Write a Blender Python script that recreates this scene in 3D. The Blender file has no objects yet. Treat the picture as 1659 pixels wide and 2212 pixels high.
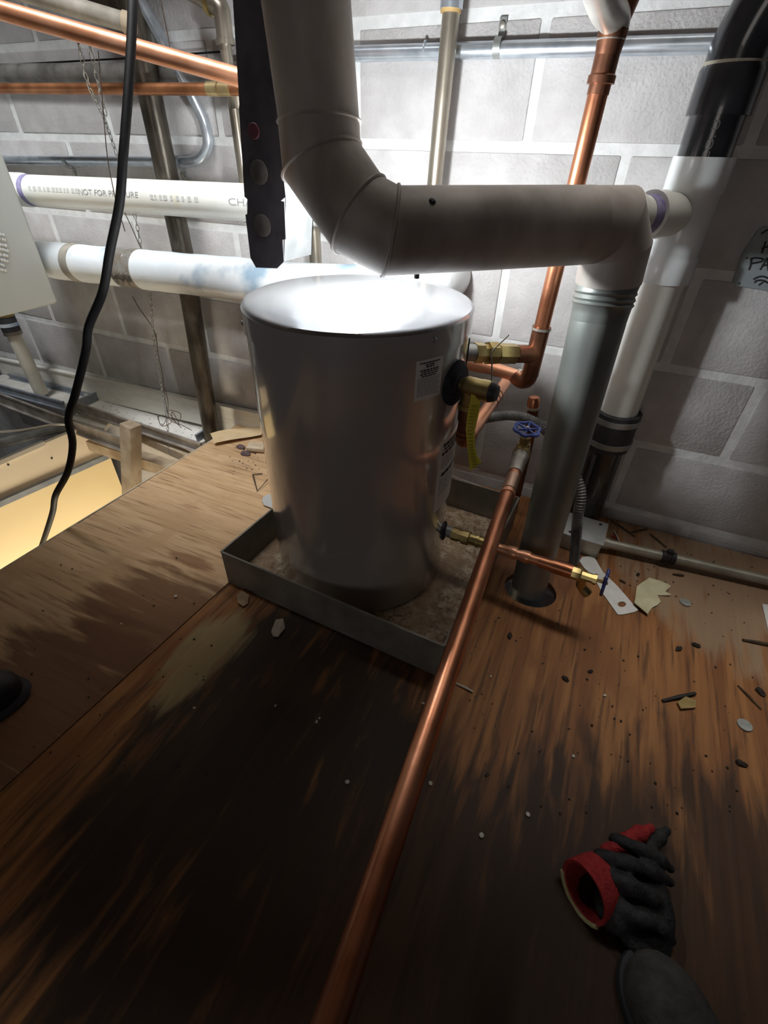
import bpy, bmesh, math, random
import numpy as np
from mathutils import Vector, Matrix
random.seed(7)
S = bpy.context.scene
COL = S.collection

# ------------------------------------------------------------------ camera
H = 0.843                                   # lens height above the plywood deck
PITCH, ROLL, YAW = (math.radians(a) for a in (37.33, 1.534, 24.034))
FPX, CX, CY = 1024.0, 829.5, 1106.0
def cam_axes():
    cp, sp = math.cos(PITCH), math.sin(PITCH); cy, sy = math.cos(YAW), math.sin(YAW)
    fwd = Vector((-sy*cp, cy*cp, -sp)); r0 = Vector((cy, sy, 0)); u0 = r0.cross(fwd)
    cr, sr = math.cos(ROLL), math.sin(ROLL)
    return cr*r0 + sr*u0, -sr*r0 + cr*u0, fwd
AX, AU, AF = cam_axes()
EYE = Vector((0, 0, H))
cd = bpy.data.cameras.new('camera'); cam = bpy.data.objects.new('camera', cd); COL.objects.link(cam)
cd.sensor_fit = 'HORIZONTAL'; cd.sensor_width = 36; cd.lens = FPX/1659*36; cd.clip_start = 0.01
cam.matrix_world = Matrix(((AX.x, AU.x, -AF.x, 0), (AX.y, AU.y, -AF.y, 0), (AX.z, AU.z, -AF.z, H), (0, 0, 0, 1)))
S.camera = cam

# ------------------------------------------------------------------ light
w = bpy.data.worlds.new('world'); S.world = w; w.use_nodes = True
w.node_tree.nodes['Background'].inputs[0].default_value = (0.75, 0.8, 1.0, 1)
w.node_tree.nodes['Background'].inputs[1].default_value = 0.02
def lamp(name, kind, loc, power, col, size=0.05, target=None, **k):
    d = bpy.data.lights.new(name, kind); d.energy = power; d.color = col
    if kind == 'POINT': d.shadow_soft_size = size
    if kind == 'AREA': d.size = size
    for a, v in k.items(): setattr(d, a, v)
    o = bpy.data.objects.new(name, d); COL.objects.link(o); o.location = loc
    if target: o.rotation_euler = (Vector(target)-Vector(loc)).to_track_quat('-Z', 'Y').to_euler()
    return o
lamp('work_light', 'POINT', (-0.40, 0.79, 0.777), 14.0, (0.93, 0.97, 1.0), 0.022)
lamp('room_light_below', 'AREA', (-1.30, 0.55, -1.1), 17.0, (1.0, 0.86, 0.64), 0.5, target=(-1.85, 0.75, -0.2))
lamp('added_wall_fill', 'AREA', (-1.50, 0.70, 1.62), 5.5, (0.96, 0.98, 1.0), 1.7, target=(-1.50, 1.28, 0.0), shape='RECTANGLE', size_y=0.12, spread=math.radians(62))  # added fill, no fixture here: lifts the left wall and ceiling tiles
lamp('added_deck_fill', 'AREA', (0.05, 1.15, 1.62), 1.4, (1.0, 0.95, 0.88), 1.8, target=(0.05, 0.80, 0.0), shape='RECTANGLE', size_y=0.12, spread=math.radians(46))  # added fill without a fixture, brightens the deck near the wall
lamp('added_rear_fill', 'AREA', (0.0, -4.0, 1.0), 9.0, (1.0, 0.93, 0.86), 1.2, target=(-0.4, 0.8, 0.6))  # added fill from behind the camera for the heater and vent fronts
S.view_settings.view_transform = 'Standard'; S.view_settings.look = 'None'
S.view_settings.exposure = 0.0; S.view_settings.gamma = 1.0; S.view_settings.use_curve_mapping = False

# ------------------------------------------------------------------ measuring helpers
YW = 1.28                                   # plane of the block wall
def ray(x, y): return AX*((x-CX)/FPX) - AU*((y-CY)/FPX) + AF
def atY(x, y, Y): d = ray(x, y); return EYE + d*(Y/d.y)
def atX(x, y, X): d = ray(x, y); return EYE + d*(X/d.x)
def atZ(x, y, Z=0.0): d = ray(x, y); return EYE + d*((Z-H)/d.z)
def atD(x, y, D): return EYE + ray(x, y)*D
def V(*a): return Vector(a)

# ------------------------------------------------------------------ material helpers
MATS = {}
def mat(name, c1, c2=None, rough=0.5, metal=0.0, scale=20.0, stretch=(1, 1, 1), detail=4.0, bump=0.0, bscale=None,
        c3=None, ramp=(0.35, 0.65), coat=0.0, rvar=0.0, objvar=0.0, spec=0.5):
    if name in MATS: return MATS[name]
    m = bpy.data.materials.new(name); m.use_nodes = True; nt = m.node_tree; N = nt.nodes; L = nt.links
    b = N['Principled BSDF']
    b.inputs['Roughness'].default_value = rough; b.inputs['Metallic'].default_value = metal
    b.inputs['Coat Weight'].default_value = coat; b.inputs['Specular IOR Level'].default_value = spec
    tc = N.new('ShaderNodeTexCoord'); mp = N.new('ShaderNodeMapping'); mp.inputs['Scale'].default_value = stretch
    L.new(tc.outputs['Object'], mp.inputs[0])
    nz = N.new('ShaderNodeTexNoise'); nz.inputs['Scale'].default_value = scale; nz.inputs['Detail'].default_value = detail
    L.new(mp.outputs[0], nz.inputs['Vector'])
    cr = N.new('ShaderNodeValToRGB'); e = cr.color_ramp.elements
    e[0].position, e[1].position = ramp; e[0].color = (*c1, 1); e[1].color = (*(c2 or c1), 1)
    if c3: k = e.new(min(0.98, ramp[1]+0.13)); k.color = (*c3, 1)
    L.new(nz.outputs['Fac'], cr.inputs[0]); out = cr.outputs[0]
    if objvar:
        oi = N.new('ShaderNodeObjectInfo'); mr = N.new('ShaderNodeMapRange')
        mr.inputs['To Min'].default_value = 1-objvar; mr.inputs['To Max'].default_value = 1+objvar
        L.new(oi.outputs['Random'], mr.inputs[0])
        hs = N.new('ShaderNodeHueSaturation'); L.new(mr.outputs[0], hs.inputs['Value']); L.new(out, hs.inputs['Color']); out = hs.outputs[0]
    L.new(out, b.inputs['Base Color'])
    if rvar:
        mr = N.new('ShaderNodeMapRange'); mr.inputs['To Min'].default_value = max(0.02, rough-rvar); mr.inputs['To Max'].default_value = min(1, rough+rvar)
        L.new(nz.outputs['Fac'], mr.inputs[0]); L.new(mr.outputs[0], b.inputs['Roughness'])
    if bump:
        n2 = N.new('ShaderNodeTexNoise'); n2.inputs['Scale'].default_value = bscale or scale*3; n2.inputs['Detail'].default_value = 6
        L.new(mp.outputs[0], n2.inputs['Vector'])
        bp = N.new('ShaderNodeBump'); bp.inputs['Strength'].default_value = bump; bp.inputs['Distance'].default_value = 0.004
        L.new(n2.outputs['Fac'], bp.inputs['Height']); L.new(bp.outputs[0], b.inputs['Normal'])
    MATS[name] = m; return m

copper = mat('copper', (0.45, 0.17, 0.085), (0.62, 0.27, 0.15), 0.34, 0.9, 14, bump=0.08, rvar=0.12, ramp=(0.3, 0.7))
copper_bright = mat('copper_bright', (0.72, 0.31, 0.16), (0.82, 0.42, 0.26), 0.36, 0.65, 18, rvar=0.1)
copper_dark = mat('copper_dark', (0.16, 0.07, 0.045), (0.36, 0.16, 0.09), 0.4, 0.85, 22, rvar=0.12)
solder = mat('solder', (0.45, 0.42, 0.37), (0.62, 0.58, 0.5), 0.4, 0.8, 40)
brass = mat('brass', (0.42, 0.31, 0.12), (0.58, 0.46, 0.2), 0.33, 0.85, 30, rvar=0.1)
galv = mat('galvanised_steel', (0.30, 0.32, 0.31), (0.42, 0.44, 0.43), 0.42, 0.6, 24, stretch=(1, 1, .4), rvar=0.1, bump=0.05)
galv_pan = mat('galvanised_pan', (0.18, 0.17, 0.145), (0.28, 0.26, 0.225), 0.5, 0.15, 16, rvar=0.1, bump=0.05)
vent_m = mat('vent_steel', (0.30, 0.265, 0.235), (0.56, 0.52, 0.485), 0.6, 0.1, 11, stretch=(1, 1, .5), detail=8, rvar=0.12, bump=0.12, c3=(0.46, 0.35, 0.27))
vent_drop = mat('vent_drop_steel', (0.20, 0.22, 0.21), (0.30, 0.32, 0.30), 0.45, 0.55, 12, stretch=(1, 1, .4), detail=8, rvar=0.12, bump=0.08)
emt = mat('conduit_zinc', (0.50, 0.56, 0.62), (0.66, 0.72, 0.78), 0.30, 0.75, 30, rvar=0.08)
emt_dusty = mat('conduit_dusty', (0.32, 0.31, 0.25), (0.48, 0.46, 0.39), 0.5, 0.5, 18, bump=0.1)
iron = mat('black_iron', (0.06, 0.05, 0.037), (0.17, 0.15, 0.12), 0.36, 0.6, 26, stretch=(1, 1, .35), detail=8, bump=0.2, rvar=0.12)
steelp = mat('pipe_steel', (0.27, 0.24, 0.19), (0.42, 0.38, 0.31), 0.34, 0.75, 22, stretch=(1, 1, .3), detail=7, rvar=0.1)
dusty = mat('dusty_pipe', (0.23, 0.21, 0.17), (0.40, 0.37, 0.31), 0.75, 0.1, 20, detail=8, bump=0.2)
pvc = mat('white_pvc', (0.80, 0.80, 0.74), (0.86, 0.86, 0.80), 0.32, 0, 8, c3=(0.80, 0.74, 0.56), ramp=(0.3, 0.66))
pvc_blue = mat('white_pvc_fitting', (0.78, 0.82, 0.84), (0.84, 0.87, 0.88), 0.25, 0, 9, coat=0.3)
abs_b = mat('black_abs', (0.018, 0.019, 0.022), (0.03, 0.031, 0.035), 0.22, 0, 20, coat=0.4)
rubber = mat('black_rubber', (0.022, 0.022, 0.026), (0.04, 0.04, 0.045), 0.55, 0, 30)
primer = mat('purple_primer', (0.20, 0.17, 0.38), (0.36, 0.33, 0.5), 0.5, 0, 60)
insul = mat('insulation_jacket', (0.72, 0.77, 0.80), (0.80, 0.83, 0.84), 0.3, 0, 7, detail=7, c3=(0.33, 0.45, 0.56), ramp=(0.40, 0.575), bump=0.25, bscale=26, coat=0.3)
foil = mat('foil_tape', (0.72, 0.72, 0.7), (0.5, 0.42, 0.34), 0.22, 0.85, 30, bump=0.9, bscale=60)
white_paint = mat('white_enamel', (0.72, 0.77, 0.75), (0.75, 0.79, 0.77), 0.45, 0, 6)
cord_m = mat('black_cord', (0.006, 0.0055, 0.006), (0.011, 0.010, 0.010), 0.6, 0, 40, spec=0.2)
zinc = mat('zinc_chain', (0.38, 0.38, 0.36), (0.6, 0.6, 0.57), 0.35, 0.8, 60)
wire_m = mat('rusty_wire', (0.06, 0.04, 0.03), (0.14, 0.10, 0.075), 0.6, 0.4, 40)
blue_m = mat('blue_enamel', (0.03, 0.055, 0.25), (0.06, 0.10, 0.36), 0.35, 0, 40, c3=(0.3, 0.35, 0.5), ramp=(0.3, 0.72))
paper = mat('white_paper', (0.76, 0.76, 0.74), (0.84, 0.84, 0.82), 0.7, 0, 40)
cream_paper = mat('cream_paper', (0.62, 0.58, 0.36), (0.74, 0.70, 0.48), 0.8, 0, 24, bump=0.2)
kraft = mat('kraft_paper', (0.66, 0.48, 0.27), (0.74, 0.56, 0.34), 0.8, 0, 18)
ink = mat('black_ink', (0.018, 0.018, 0.02), rough=0.6)
grey_ink = mat('grey_ink', (0.36, 0.36, 0.36), rough=0.7)
faint_ink = mat('faint_ink', (0.58, 0.585, 0.55), rough=0.7)
tag_y = mat('yellow_tag', (0.74, 0.66, 0.05), (0.82, 0.74, 0.10), 0.45, 0, 30)
foam = mat('black_foam', (0.012, 0.012, 0.02), (0.03, 0.03, 0.045), 0.9, 0, 60, bump=0.6)
stud = mat('dark_punched_steel', (0.04, 0.036, 0.042), (0.065, 0.06, 0.066), 0.6, 0.3, 30, bump=0.05)
disc_m = mat('knockout_disc', (0.065, 0.06, 0.052), (0.10, 0.09, 0.08), 0.5, 0.4, 50)
red_m = mat('red_disc', (0.07, 0.012, 0.02), (0.10, 0.018, 0.026), 0.6, 0, 40)
old_wood = mat('old_timber', (0.09, 0.055, 0.03), (0.20, 0.13, 0.075), 0.8, 0, 12, stretch=(1, 8, 8), detail=8, bump=0.3)
dust_wood = mat('dusty_timber', (0.34, 0.25, 0.16), (0.52, 0.43, 0.31), 0.8, 0, 14, stretch=(1, 1, 1), detail=8, bump=0.3)
dust_metal = mat('dusty_rail', (0.24, 0.21, 0.18), (0.42, 0.38, 0.34), 0.7, 0.2, 18, detail=8, bump=0.2)
blue_rail = mat('grey_blue_rail', (0.22, 0.25, 0.29), (0.34, 0.37, 0.41), 0.5, 0.3, 18, detail=6)
trim_w = mat('white_trim', (0.74, 0.72, 0.65), (0.82, 0.80, 0.74), 0.5, 0, 20, stretch=(1, 4, 4))
tile_m = mat('ceiling_tile', (0.12, 0.115, 0.10), (0.80, 0.78, 0.73), 0.85, 0, 70, detail=3, ramp=(0.31, 0.38))
tile_clean = mat('ceiling_tile_clean', (0.60, 0.58, 0.53), (0.70, 0.68, 0.63), 0.85, 0, 30, detail=5)
cream_panel = mat('cream_panel', (0.78, 0.68, 0.52), (0.82, 0.72, 0.56), 0.5, 0, 3)
yellow_panel = mat('yellow_panel', (0.84, 0.68, 0.38), (0.87, 0.71, 0.42), 0.5, 0, 3)
olive_wall = mat('olive_wall', (0.13, 0.10, 0.02), (0.17, 0.13, 0.025), 0.7, 0, 5)
glove_d = mat('glove_rubber', (0.012, 0.012, 0.014), (0.03, 0.03, 0.031), 0.75, 0, 90, bump=0.5, bscale=200)
glove_r = mat('glove_red_knit', (0.30, 0.012, 0.016), (0.42, 0.03, 0.03), 0.85, 0, 120, bump=0.6, bscale=300)
glove_y = mat('glove_hem', (0.42, 0.38, 0.18), (0.5, 0.46, 0.25), 0.85, 0, 90)
shoe_m = mat('black_leather', (0.010, 0.010, 0.013), (0.02, 0.02, 0.025), 0.55, 0, 40, bump=0.2)
boot_m = mat('grey_suede', (0.030, 0.028, 0.024), (0.055, 0.05, 0.042), 0.9, 0, 60, bump=0.4, bscale=160)
grit = mat('dark_grit', (0.02, 0.015, 0.012), (0.06, 0.045, 0.035), 0.9, 0, 60)
white_grit = mat('pale_chip', (0.55, 0.52, 0.45), (0.7, 0.67, 0.6), 0.8, 0, 40)
twig_m = mat('dry_stick', (0.05, 0.035, 0.02), (0.16, 0.11, 0.06), 0.85, 0, 40)
tan_chip = mat('tan_cardboard', (0.33, 0.22, 0.12), (0.46, 0.33, 0.2), 0.85, 0, 30)
coin_m = mat('dull_slug', (0.30, 0.32, 0.30), (0.42, 0.44, 0.42), 0.5, 0.3, 40)
tank_m = mat('tank_enamel', (0.50, 0.475, 0.465), (0.53, 0.505, 0.495), 0.20, 0.30, 3, rvar=0.02, coat=1.0)
lid_m = mat('lid_enamel', (0.40, 0.41, 0.43), (0.42, 0.43, 0.45), 0.26, 0.75, 3, rvar=0.03)
sign_m = mat('grey_sign', (0.24, 0.28, 0.29), (0.30, 0.335, 0.345), 0.6, 0, 30)
mortar_m = mat('painted_mortar', (0.66, 0.67, 0.66), (0.80, 0.81, 0.80), 0.75, 0, 26, detail=6, bump=0.5, bscale=90)
block_m = mat('painted_block', (0.47, 0.455, 0.45), (0.57, 0.555, 0.55), 0.8, 0, 16, detail=8, bump=0.55, bscale=150, objvar=0.05)

def wood_mat(name, axis, lite, mid, dark, tone_patches):
    """weathered plywood: grain along one axis, ragged tone patches for stains, dust and painted shade"""
    m = bpy.data.materials.new(name); m.use_nodes = True; nt = m.node_tree; N = nt.nodes; L = nt.links; b = N['Principled BSDF']
    b.inputs['Roughness'].default_value = 0.62; b.inputs['Specular IOR Level'].default_value = 0.35
    tc = N.new('ShaderNodeTexCoord')
    def noise(scale, st, detail=6, dist=0.0):
        mp = N.new('ShaderNodeMapping'); mp.inputs['Scale'].default_value = st; L.new(tc.outputs['Object'], mp.inputs[0])
        n = N.new('ShaderNodeTexNoise'); n.inputs['Scale'].default_value = scale; n.inputs['Detail'].default_value = detail; n.inputs['Distortion'].default_value = dist
        L.new(mp.outputs[0], n.inputs['Vector']); return n.outputs['Fac']
    g = (1, 1, 1) if 'pan' in name else (0.055, 1, 1) if axis == 'X' else (1, 0.05, 1)
    def mixc(f, a, c):
        x = N.new('ShaderNodeMix'); x.data_type = 'RGBA'; L.new(f, x.inputs[0])
        for i, v in ((6, a), (7, c)):
            if isinstance(v, tuple): x.inputs[i].default_value = (*v, 1)
            else: L.new(v, x.inputs[i])
        return x.outputs[2]
    def rng(v, a, c, lo=0.0, hi=1.0):
        r = N.new('ShaderNodeMapRange'); r.inputs[1].default_value = a; r.inputs[2].default_value = c; r.inputs[3].default_value = lo; r.inputs[4].default_value = hi; L.new(v, r.inputs[0]); return r.outputs[0]
    def math_(op, a, c):
        x = N.new('ShaderNodeMath'); x.operation = op; x.use_clamp = op in ('ADD', 'MULTIPLY') and False
        for i, v in enumerate((a, c)):
            if isinstance(v, (int, float)): x.inputs[i].default_value = v
            else: L.new(v, x.inputs[i])
        return x.outputs[0]
    col = mixc(rng(noise(46, g, 9, 0.5), 0.38, 0.64), mid, lite)
    col = mixc(rng(noise(120, g, 5, 0.3), 0.53, 0.66, 0, 0.7), col, dark)
    col = mixc(rng(noise(9, (1, 1, 1) if axis == 'X' else (1, .45, 1), 8, 0.4), 0.52, 0.62, 0, 0.75), col, mid)
    sep = N.new('ShaderNodeSeparateXYZ'); L.new(tc.outputs['Object'], sep.inputs[0])
    edge = math_('ADD', math_('MULTIPLY', noise(7, (1, .5, 1) if axis == 'Y' else (0.6, 1.5, 1), 8, 0.5), 0.4), math_('MULTIPLY', noise(42, (0.14, 1, 1) if axis == 'X' else (1, .14, 1), 6, 0.5), 0.6))
    for (cx, cy, rx, ry, c, amt) in tone_patches:
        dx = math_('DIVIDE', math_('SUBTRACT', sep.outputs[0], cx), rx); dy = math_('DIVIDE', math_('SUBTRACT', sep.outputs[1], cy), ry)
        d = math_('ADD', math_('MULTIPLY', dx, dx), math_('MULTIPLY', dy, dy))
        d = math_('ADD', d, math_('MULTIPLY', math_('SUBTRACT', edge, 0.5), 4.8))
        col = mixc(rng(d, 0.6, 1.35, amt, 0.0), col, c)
    sp = noise(150, (1, 1, 1), 2)
    col = mixc(rng(sp, 0.72, 0.76, 0, 0.8), col, (0.03, 0.02, 0.015))
    L.new(col, b.inputs['Base Color'])
    bp = N.new('ShaderNodeBump'); bp.inputs['Strength'].default_value = 0.35; bp.inputs['Distance'].default_value = 0.003
    L.new(noise(60, g, 8, 0.3), bp.inputs['Height']); L.new(bp.outputs[0], b.inputs['Normal'])
    MATS[name] = m; return m

ply_left = wood_mat('plywood_bare', 'X', (0.66, 0.45, 0.26), (0.54, 0.345, 0.185), (0.25, 0.14, 0.065),
    [(-0.70, 0.42, 0.22, 0.16, (0.20, 0.095, 0.042), 0.9), (-0.78, 0.18, 0.22, 0.2, (0.17, 0.075, 0.035), 0.9), (-0.80, 0.60, 0.07, 0.02, (0.24, 0.11, 0.05), 0.7), (-0.70, 0.72, 0.05, 0.03, (0.24, 0.11, 0.05), 0.7)])
ply_main = wood_mat('plywood_stained_shaded', 'Y', (0.40, 0.18, 0.060), (0.24, 0.095, 0.032), (0.075, 0.034, 0.014),  # leak stains, with foreground shade painted into the same dark patches
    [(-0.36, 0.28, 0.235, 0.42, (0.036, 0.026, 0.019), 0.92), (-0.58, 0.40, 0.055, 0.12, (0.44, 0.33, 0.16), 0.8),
     (-0.05, 0.10, 0.42, 0.34, (0.038, 0.022, 0.014), 0.9), (0.44, 0.24, 0.42, 0.36, (0.040, 0.020, 0.011), 0.88), (0.62, 1.16, 0.42, 0.30, (0.36, 0.25, 0.16), 0.85), (0.0, 1.0, 0.1, 0.12, (0.15, 0.06, 0.03), 0.7)])  # dark front patches enlarged as painted shade; pale one is dust
ply_edge = mat('plywood_edge', (0.48, 0.40, 0.29), (0.62, 0.55, 0.43), 0.8, 0, 30, stretch=(1, 1, 8))
pan_floor_m = wood_mat('rusted_pan_bottom', 'Y', (0.54, 0.45, 0.33), (0.30, 0.20, 0.12), (0.09, 0.05, 0.03),
    [(-0.16, 0.95, 0.14, 0.16, (0.20, 0.085, 0.05), 0.85), (-0.60, 0.66, 0.1, 0.09, (0.12, 0.05, 0.03), 0.8)])

# ------------------------------------------------------------------ mesh helpers
def finish(bm, ang=35):
    bmesh.ops.recalc_face_normals(bm, faces=bm.faces)
    for f in bm.faces: f.smooth = True
    for e in bm.edges:
        if len(e.link_faces) != 2 or e.calc_face_angle(0) > math.radians(ang): e.smooth = False
def obj(name, bm, m, parent=None, origin=None, ang=35):
    finish(bm, ang)
    me = bpy.data.meshes.new(name)
    if parent is not None: off = Vector(parent['_o']) if '_o' in parent else Vector((0, 0, 0))
    else:
        if origin is None:
            n = max(1, len(bm.verts)); c = sum((v.co for v in bm.verts), Vector())/n; c.z = min((v.co.z for v in bm.verts), default=0)
            off = c
        else: off = Vector(origin)
    bmesh.ops.translate(bm, verts=bm.verts, vec=-off)
    bm.to_mesh(me); bm.free(); me.materials.append(m)
    o = bpy.data.objects.new(name, me); COL.objects.link(o)
    if parent is not None: o.parent = parent; o['_o'] = tuple(off)
    else: o.location = off; o['_o'] = tuple(off)
    return o
def thing(name, label, cat, loc, group=None, kind=None):
    o = bpy.data.objects.new(name, None); COL.objects.link(o); o.location = loc; o['_o'] = tuple(loc); o.empty_display_size = 0.02
    if kind: o['kind'] = kind
    else: o['label'] = label; o['category'] = cat
    if group: o['group'] = group
    return o
def tag(o, label, cat, group=None):
    o['label'] = label; o['category'] = cat
    if group: o['group'] = group
    return o
def nb(): return bmesh.new()
def perp(d):
    d = d.normalized(); a = Vector((0, 0, 1)) if abs(d.z) < 0.9 else Vector((1, 0, 0))
    u = d.cross(a).normalized(); return u, d.cross(u).normalized()
def loft(bm, rings, cap=True, closed=False):
    n = len(rings[0]); vs = [[bm.verts.new(p) for p in r] for r in rings]
    for i in range(len(vs)-1 + (1 if closed else 0)):
        a, b = vs[i], vs[(i+1) % len(vs)]
        for k in range(n): bm.faces.new((a[k], a[(k+1) % n], b[(k+1) % n], b[k]))
    if cap and not closed:
        bm.faces.new(list(reversed(vs[0]))); bm.faces.new(vs[-1])
    return vs
def tube(bm, pts, r, seg=16, cap=True, closed=False, flat=None):
    pts = [Vector(p) for p in pts]; n = len(pts); rs = r if isinstance(r, (list, tuple)) else [r]*n
    tang = []
    for i in range(n):
        a = pts[(i-1) % n] if (closed or i > 0) else pts[i]; b = pts[(i+1) % n] if (closed or i < n-1) else pts[i]
        tang.append((b-a).normalized())
    u, v = perp(tang[0]); rings = []
    for i in range(n):
        t = tang[i]; u = (u - t*u.dot(t)).normalized(); v = t.cross(u)
        k = 1.0
        if 0 < i < n-1 or closed:
            p0 = pts[(i-1) % n]; c = max(0.5, (pts[i]-p0).normalized().dot(t)); k = 1/c if c < 0.995 else 1.0
        bend = None
        if k > 1.0: bend = ((pts[(i+1) % n]-pts[i]).normalized() - (pts[i]-pts[(i-1) % n]).normalized()).normalized()
        ring = []
        for j in range(seg):
            a = 2*math.pi*j/seg; o = u*math.cos(a)*rs[i] + v*math.sin(a)*rs[i]*(flat or 1)
            if bend is not None: o = o + bend*(o.dot(bend))*(k-1)
            ring.append(pts[i]+o)
        rings.append(ring)
    loft(bm, rings, cap, closed); return bm
def smooth(pts, n=8, closed=False):
    pts = [Vector(p) for p in pts]; out = []; m = len(pts)
    for i in range(m if closed else m-1):
        p0 = pts[(i-1) % m] if (closed or i > 0) else pts[0]*2-pts[1]; p1 = pts[i]; p2 = pts[(i+1) % m]
        p3 = pts[(i+2) % m] if (closed or i < m-2) else pts[-1]*2-pts[-2]
        for k in range(n):
            t = k/n; out.append(0.5*((2*p1)+(p2-p0)*t+(2*p0-5*p1+4*p2-p3)*t*t+(3*p1-p0-3*p2+p3)*t**3))
    if not closed: out.append(pts[-1])
    return out
def arc_bend(a, corner, b, R, n=8):
    """straight-bend-straight path through a corner with radius R"""
    a, c, b = Vector(a), Vector(corner), Vector(b); d1 = (a-c).normalized(); d2 = (b-c).normalized()
    th = d1.angle(d2); L = R/math.tan(th/2); p1 = c+d1*L; p2 = c+d2*L; ctr = c+(d1+d2).normalized()*(R/math.sin(th/2)); out = [a]
    x = (p1-ctr).normalized(); y = (p2-ctr); y = (y-x*y.dot(x)).normalized(); tot = math.pi-th
    for k in range(n+1): t = tot*k/n; out.append(ctr+(x*math.cos(t)+y*math.sin(t))*R)
    return out+[b]
def lathe(bm, p, d, prof, seg=24, start_cap=True, end_cap=True, facet=None):
    """prof: list of (distance along d, radius)"""
    p = Vector(p); d = Vector(d).normalized(); u, v = perp(d); seg = facet or seg
    rings = [[p+d*s+(u*math.cos(2*math.pi*j/seg)+v*math.sin(2*math.pi*j/seg))*max(r, 1e-5) for j in range(seg)] for s, r in prof]
    vs = loft(bm, rings, False)
    if start_cap: bm.faces.new(list(reversed(vs[0])))
    if end_cap: bm.faces.new(vs[-1])
    return bm
def cyl(bm, a, b, r, seg=20, r2=None):
    a, b = Vector(a), Vector(b); return lathe(bm, a, b-a, [(0, r), ((b-a).length, r2 or r)], seg)
def box(bm, c, s, rot=None, bev=0.0):
    m = Matrix.Translation(Vector(c)) @ ((rot or Matrix()).to_4x4()) @ Matrix.Diagonal((*s, 1))
    r = bmesh.ops.create_cube(bm, size=1.0, matrix=m)
    if bev:
        es = {e for v in r['verts'] for e in v.link_edges}
        bmesh.ops.bevel(bm, geom=list(es), offset=bev, segments=2, affect='EDGES', profile=0.5)
    return bm
def bar(bm, a, b, w, h, up=(0, 0, 1), bev=0.0):
    """rectangular bar from a to b, w wide, h tall along up"""
    a, b = Vector(a), Vector(b); x = (b-a).normalized(); z = Vector(up); z = (z-x*z.dot(x)).normalized(); y = z.cross(x)
    return box(bm, (a+b)/2, ((b-a).length, w, h), Matrix((x, y, z)).transposed(), bev)
def prism(bm, pts, vec):
    """extrude polygon by vec"""
    a = [bm.verts.new(Vector(p)) for p in pts]; b = [bm.verts.new(Vector(p)+Vector(vec)) for p in pts]; n = len(a)
    bm.faces.new(a); bm.faces.new(list(reversed(b)))
    for i in range(n): bm.faces.new((a[i], b[i], b[(i+1) % n], a[(i+1) % n]))
    return bm
def ball(bm, c, s, sub=2, rot=None):
    m = Matrix.Translation(Vector(c)) @ ((rot or Matrix()).to_4x4()) @ Matrix.Diagonal((*s, 1))
    bmesh.ops.create_icosphere(bm, subdivisions=sub, radius=1.0, matrix=m); return bm
def text_mesh(body, size):
    cu = bpy.data.curves.new('t', 'FONT'); cu.body = body; cu.size = size; o = bpy.data.objects.new('t', cu); COL.objects.link(o)
    dg = bpy.context.evaluated_depsgraph_get(); me = bpy.data.meshes.new_from_object(o.evaluated_get(dg))
    bpy.data.objects.remove(o); bpy.data.curves.remove(cu); return me
def wrap_text(bm, body, size, p, d, r, ang0, flip=1, stretch=1.0):
    """print running along the pipe axis d, wrapped on its surface; ang0 measured from perp()"""
    me = text_mesh(body, size); d = Vector(d).normalized(); p = Vector(p); u, v = perp(d); base = len(bm.verts)
    t = bmesh.new(); t.from_mesh(me); bpy.data.meshes.remove(me)
    vs = []
    for q in t.verts:
        a = ang0 + flip*(q.co.y-size*0.35)/r
        vs.append(bm.verts.new(p + d*(q.co.x*stretch) + (u*math.cos(a)+v*math.sin(a))*(r+0.0006)))
    t.verts.ensure_lookup_table()
    for f in t.faces: 
        try: bm.faces.new([vs[q.index] for q in f.verts])
        except ValueError: pass
    t.free()
def frame_on_pipe(d, toward):
    """angle (for lathe/wrap frames) of the pipe side facing a direction"""
    u, v = perp(Vector(d)); t = Vector(toward); return math.atan2(t.dot(v), t.dot(u))

# ------------------------------------------------------------------ setting: deck
XL0, XL1 = -1.195, -1.180                    # left deck edge at y=0.2 / 1.27
floor = thing('floor', '', '', (0, 0, 0), kind='structure')
def plate(name, loop, holes, m, parent, top=0.0, th=0.016):
    bm = nb(); es = []
    for lp in [loop]+holes:
        vs = [bm.verts.new((x, y, top)) for x, y in lp]
        for i in range(len(vs)): es.append(bm.edges.new((vs[i], vs[(i+1) % len(vs)])))
    bmesh.ops.triangle_fill(bm, use_beauty=True, use_dissolve=False, edges=es)
    r = bmesh.ops.extrude_face_region(bm, geom=list(bm.faces))
    bmesh.ops.translate(bm, verts=[g for g in r['geom'] if isinstance(g, bmesh.types.BMVert)], vec=(0, 0, -th))
    return obj(name, bm, m, parent)
p1 = plate('plywood_sheet', [(-1.20, -0.9), (-0.738, -0.9), (-0.664, 0.70), (-0.650, 1.27), (-1.182, 1.27), (-1.189, 0.58), (-1.192, 0.579), (-1.196, 0.3)], [], ply_left, floor)
hole = [(0.0+0.062*math.cos(a), 0.885+0.056*math.sin(a)) for a in np.linspace(0, 2*math.pi, 24, endpoint=False)]
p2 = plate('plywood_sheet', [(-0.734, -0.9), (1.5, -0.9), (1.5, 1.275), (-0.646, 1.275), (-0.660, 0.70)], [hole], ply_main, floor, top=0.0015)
bm = nb(); bar(bm, (-1.19, -0.9, -0.065), (-1.17, 1.25, -0.065), 0.038, 0.09); obj('joist', bm, old_wood, floor)
bm = nb(); bar(bm, (-1.2, 1.20, -0.065), (1.5, 1.20, -0.065), 0.038, 0.09); obj('joist', bm, old_wood, floor)
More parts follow.
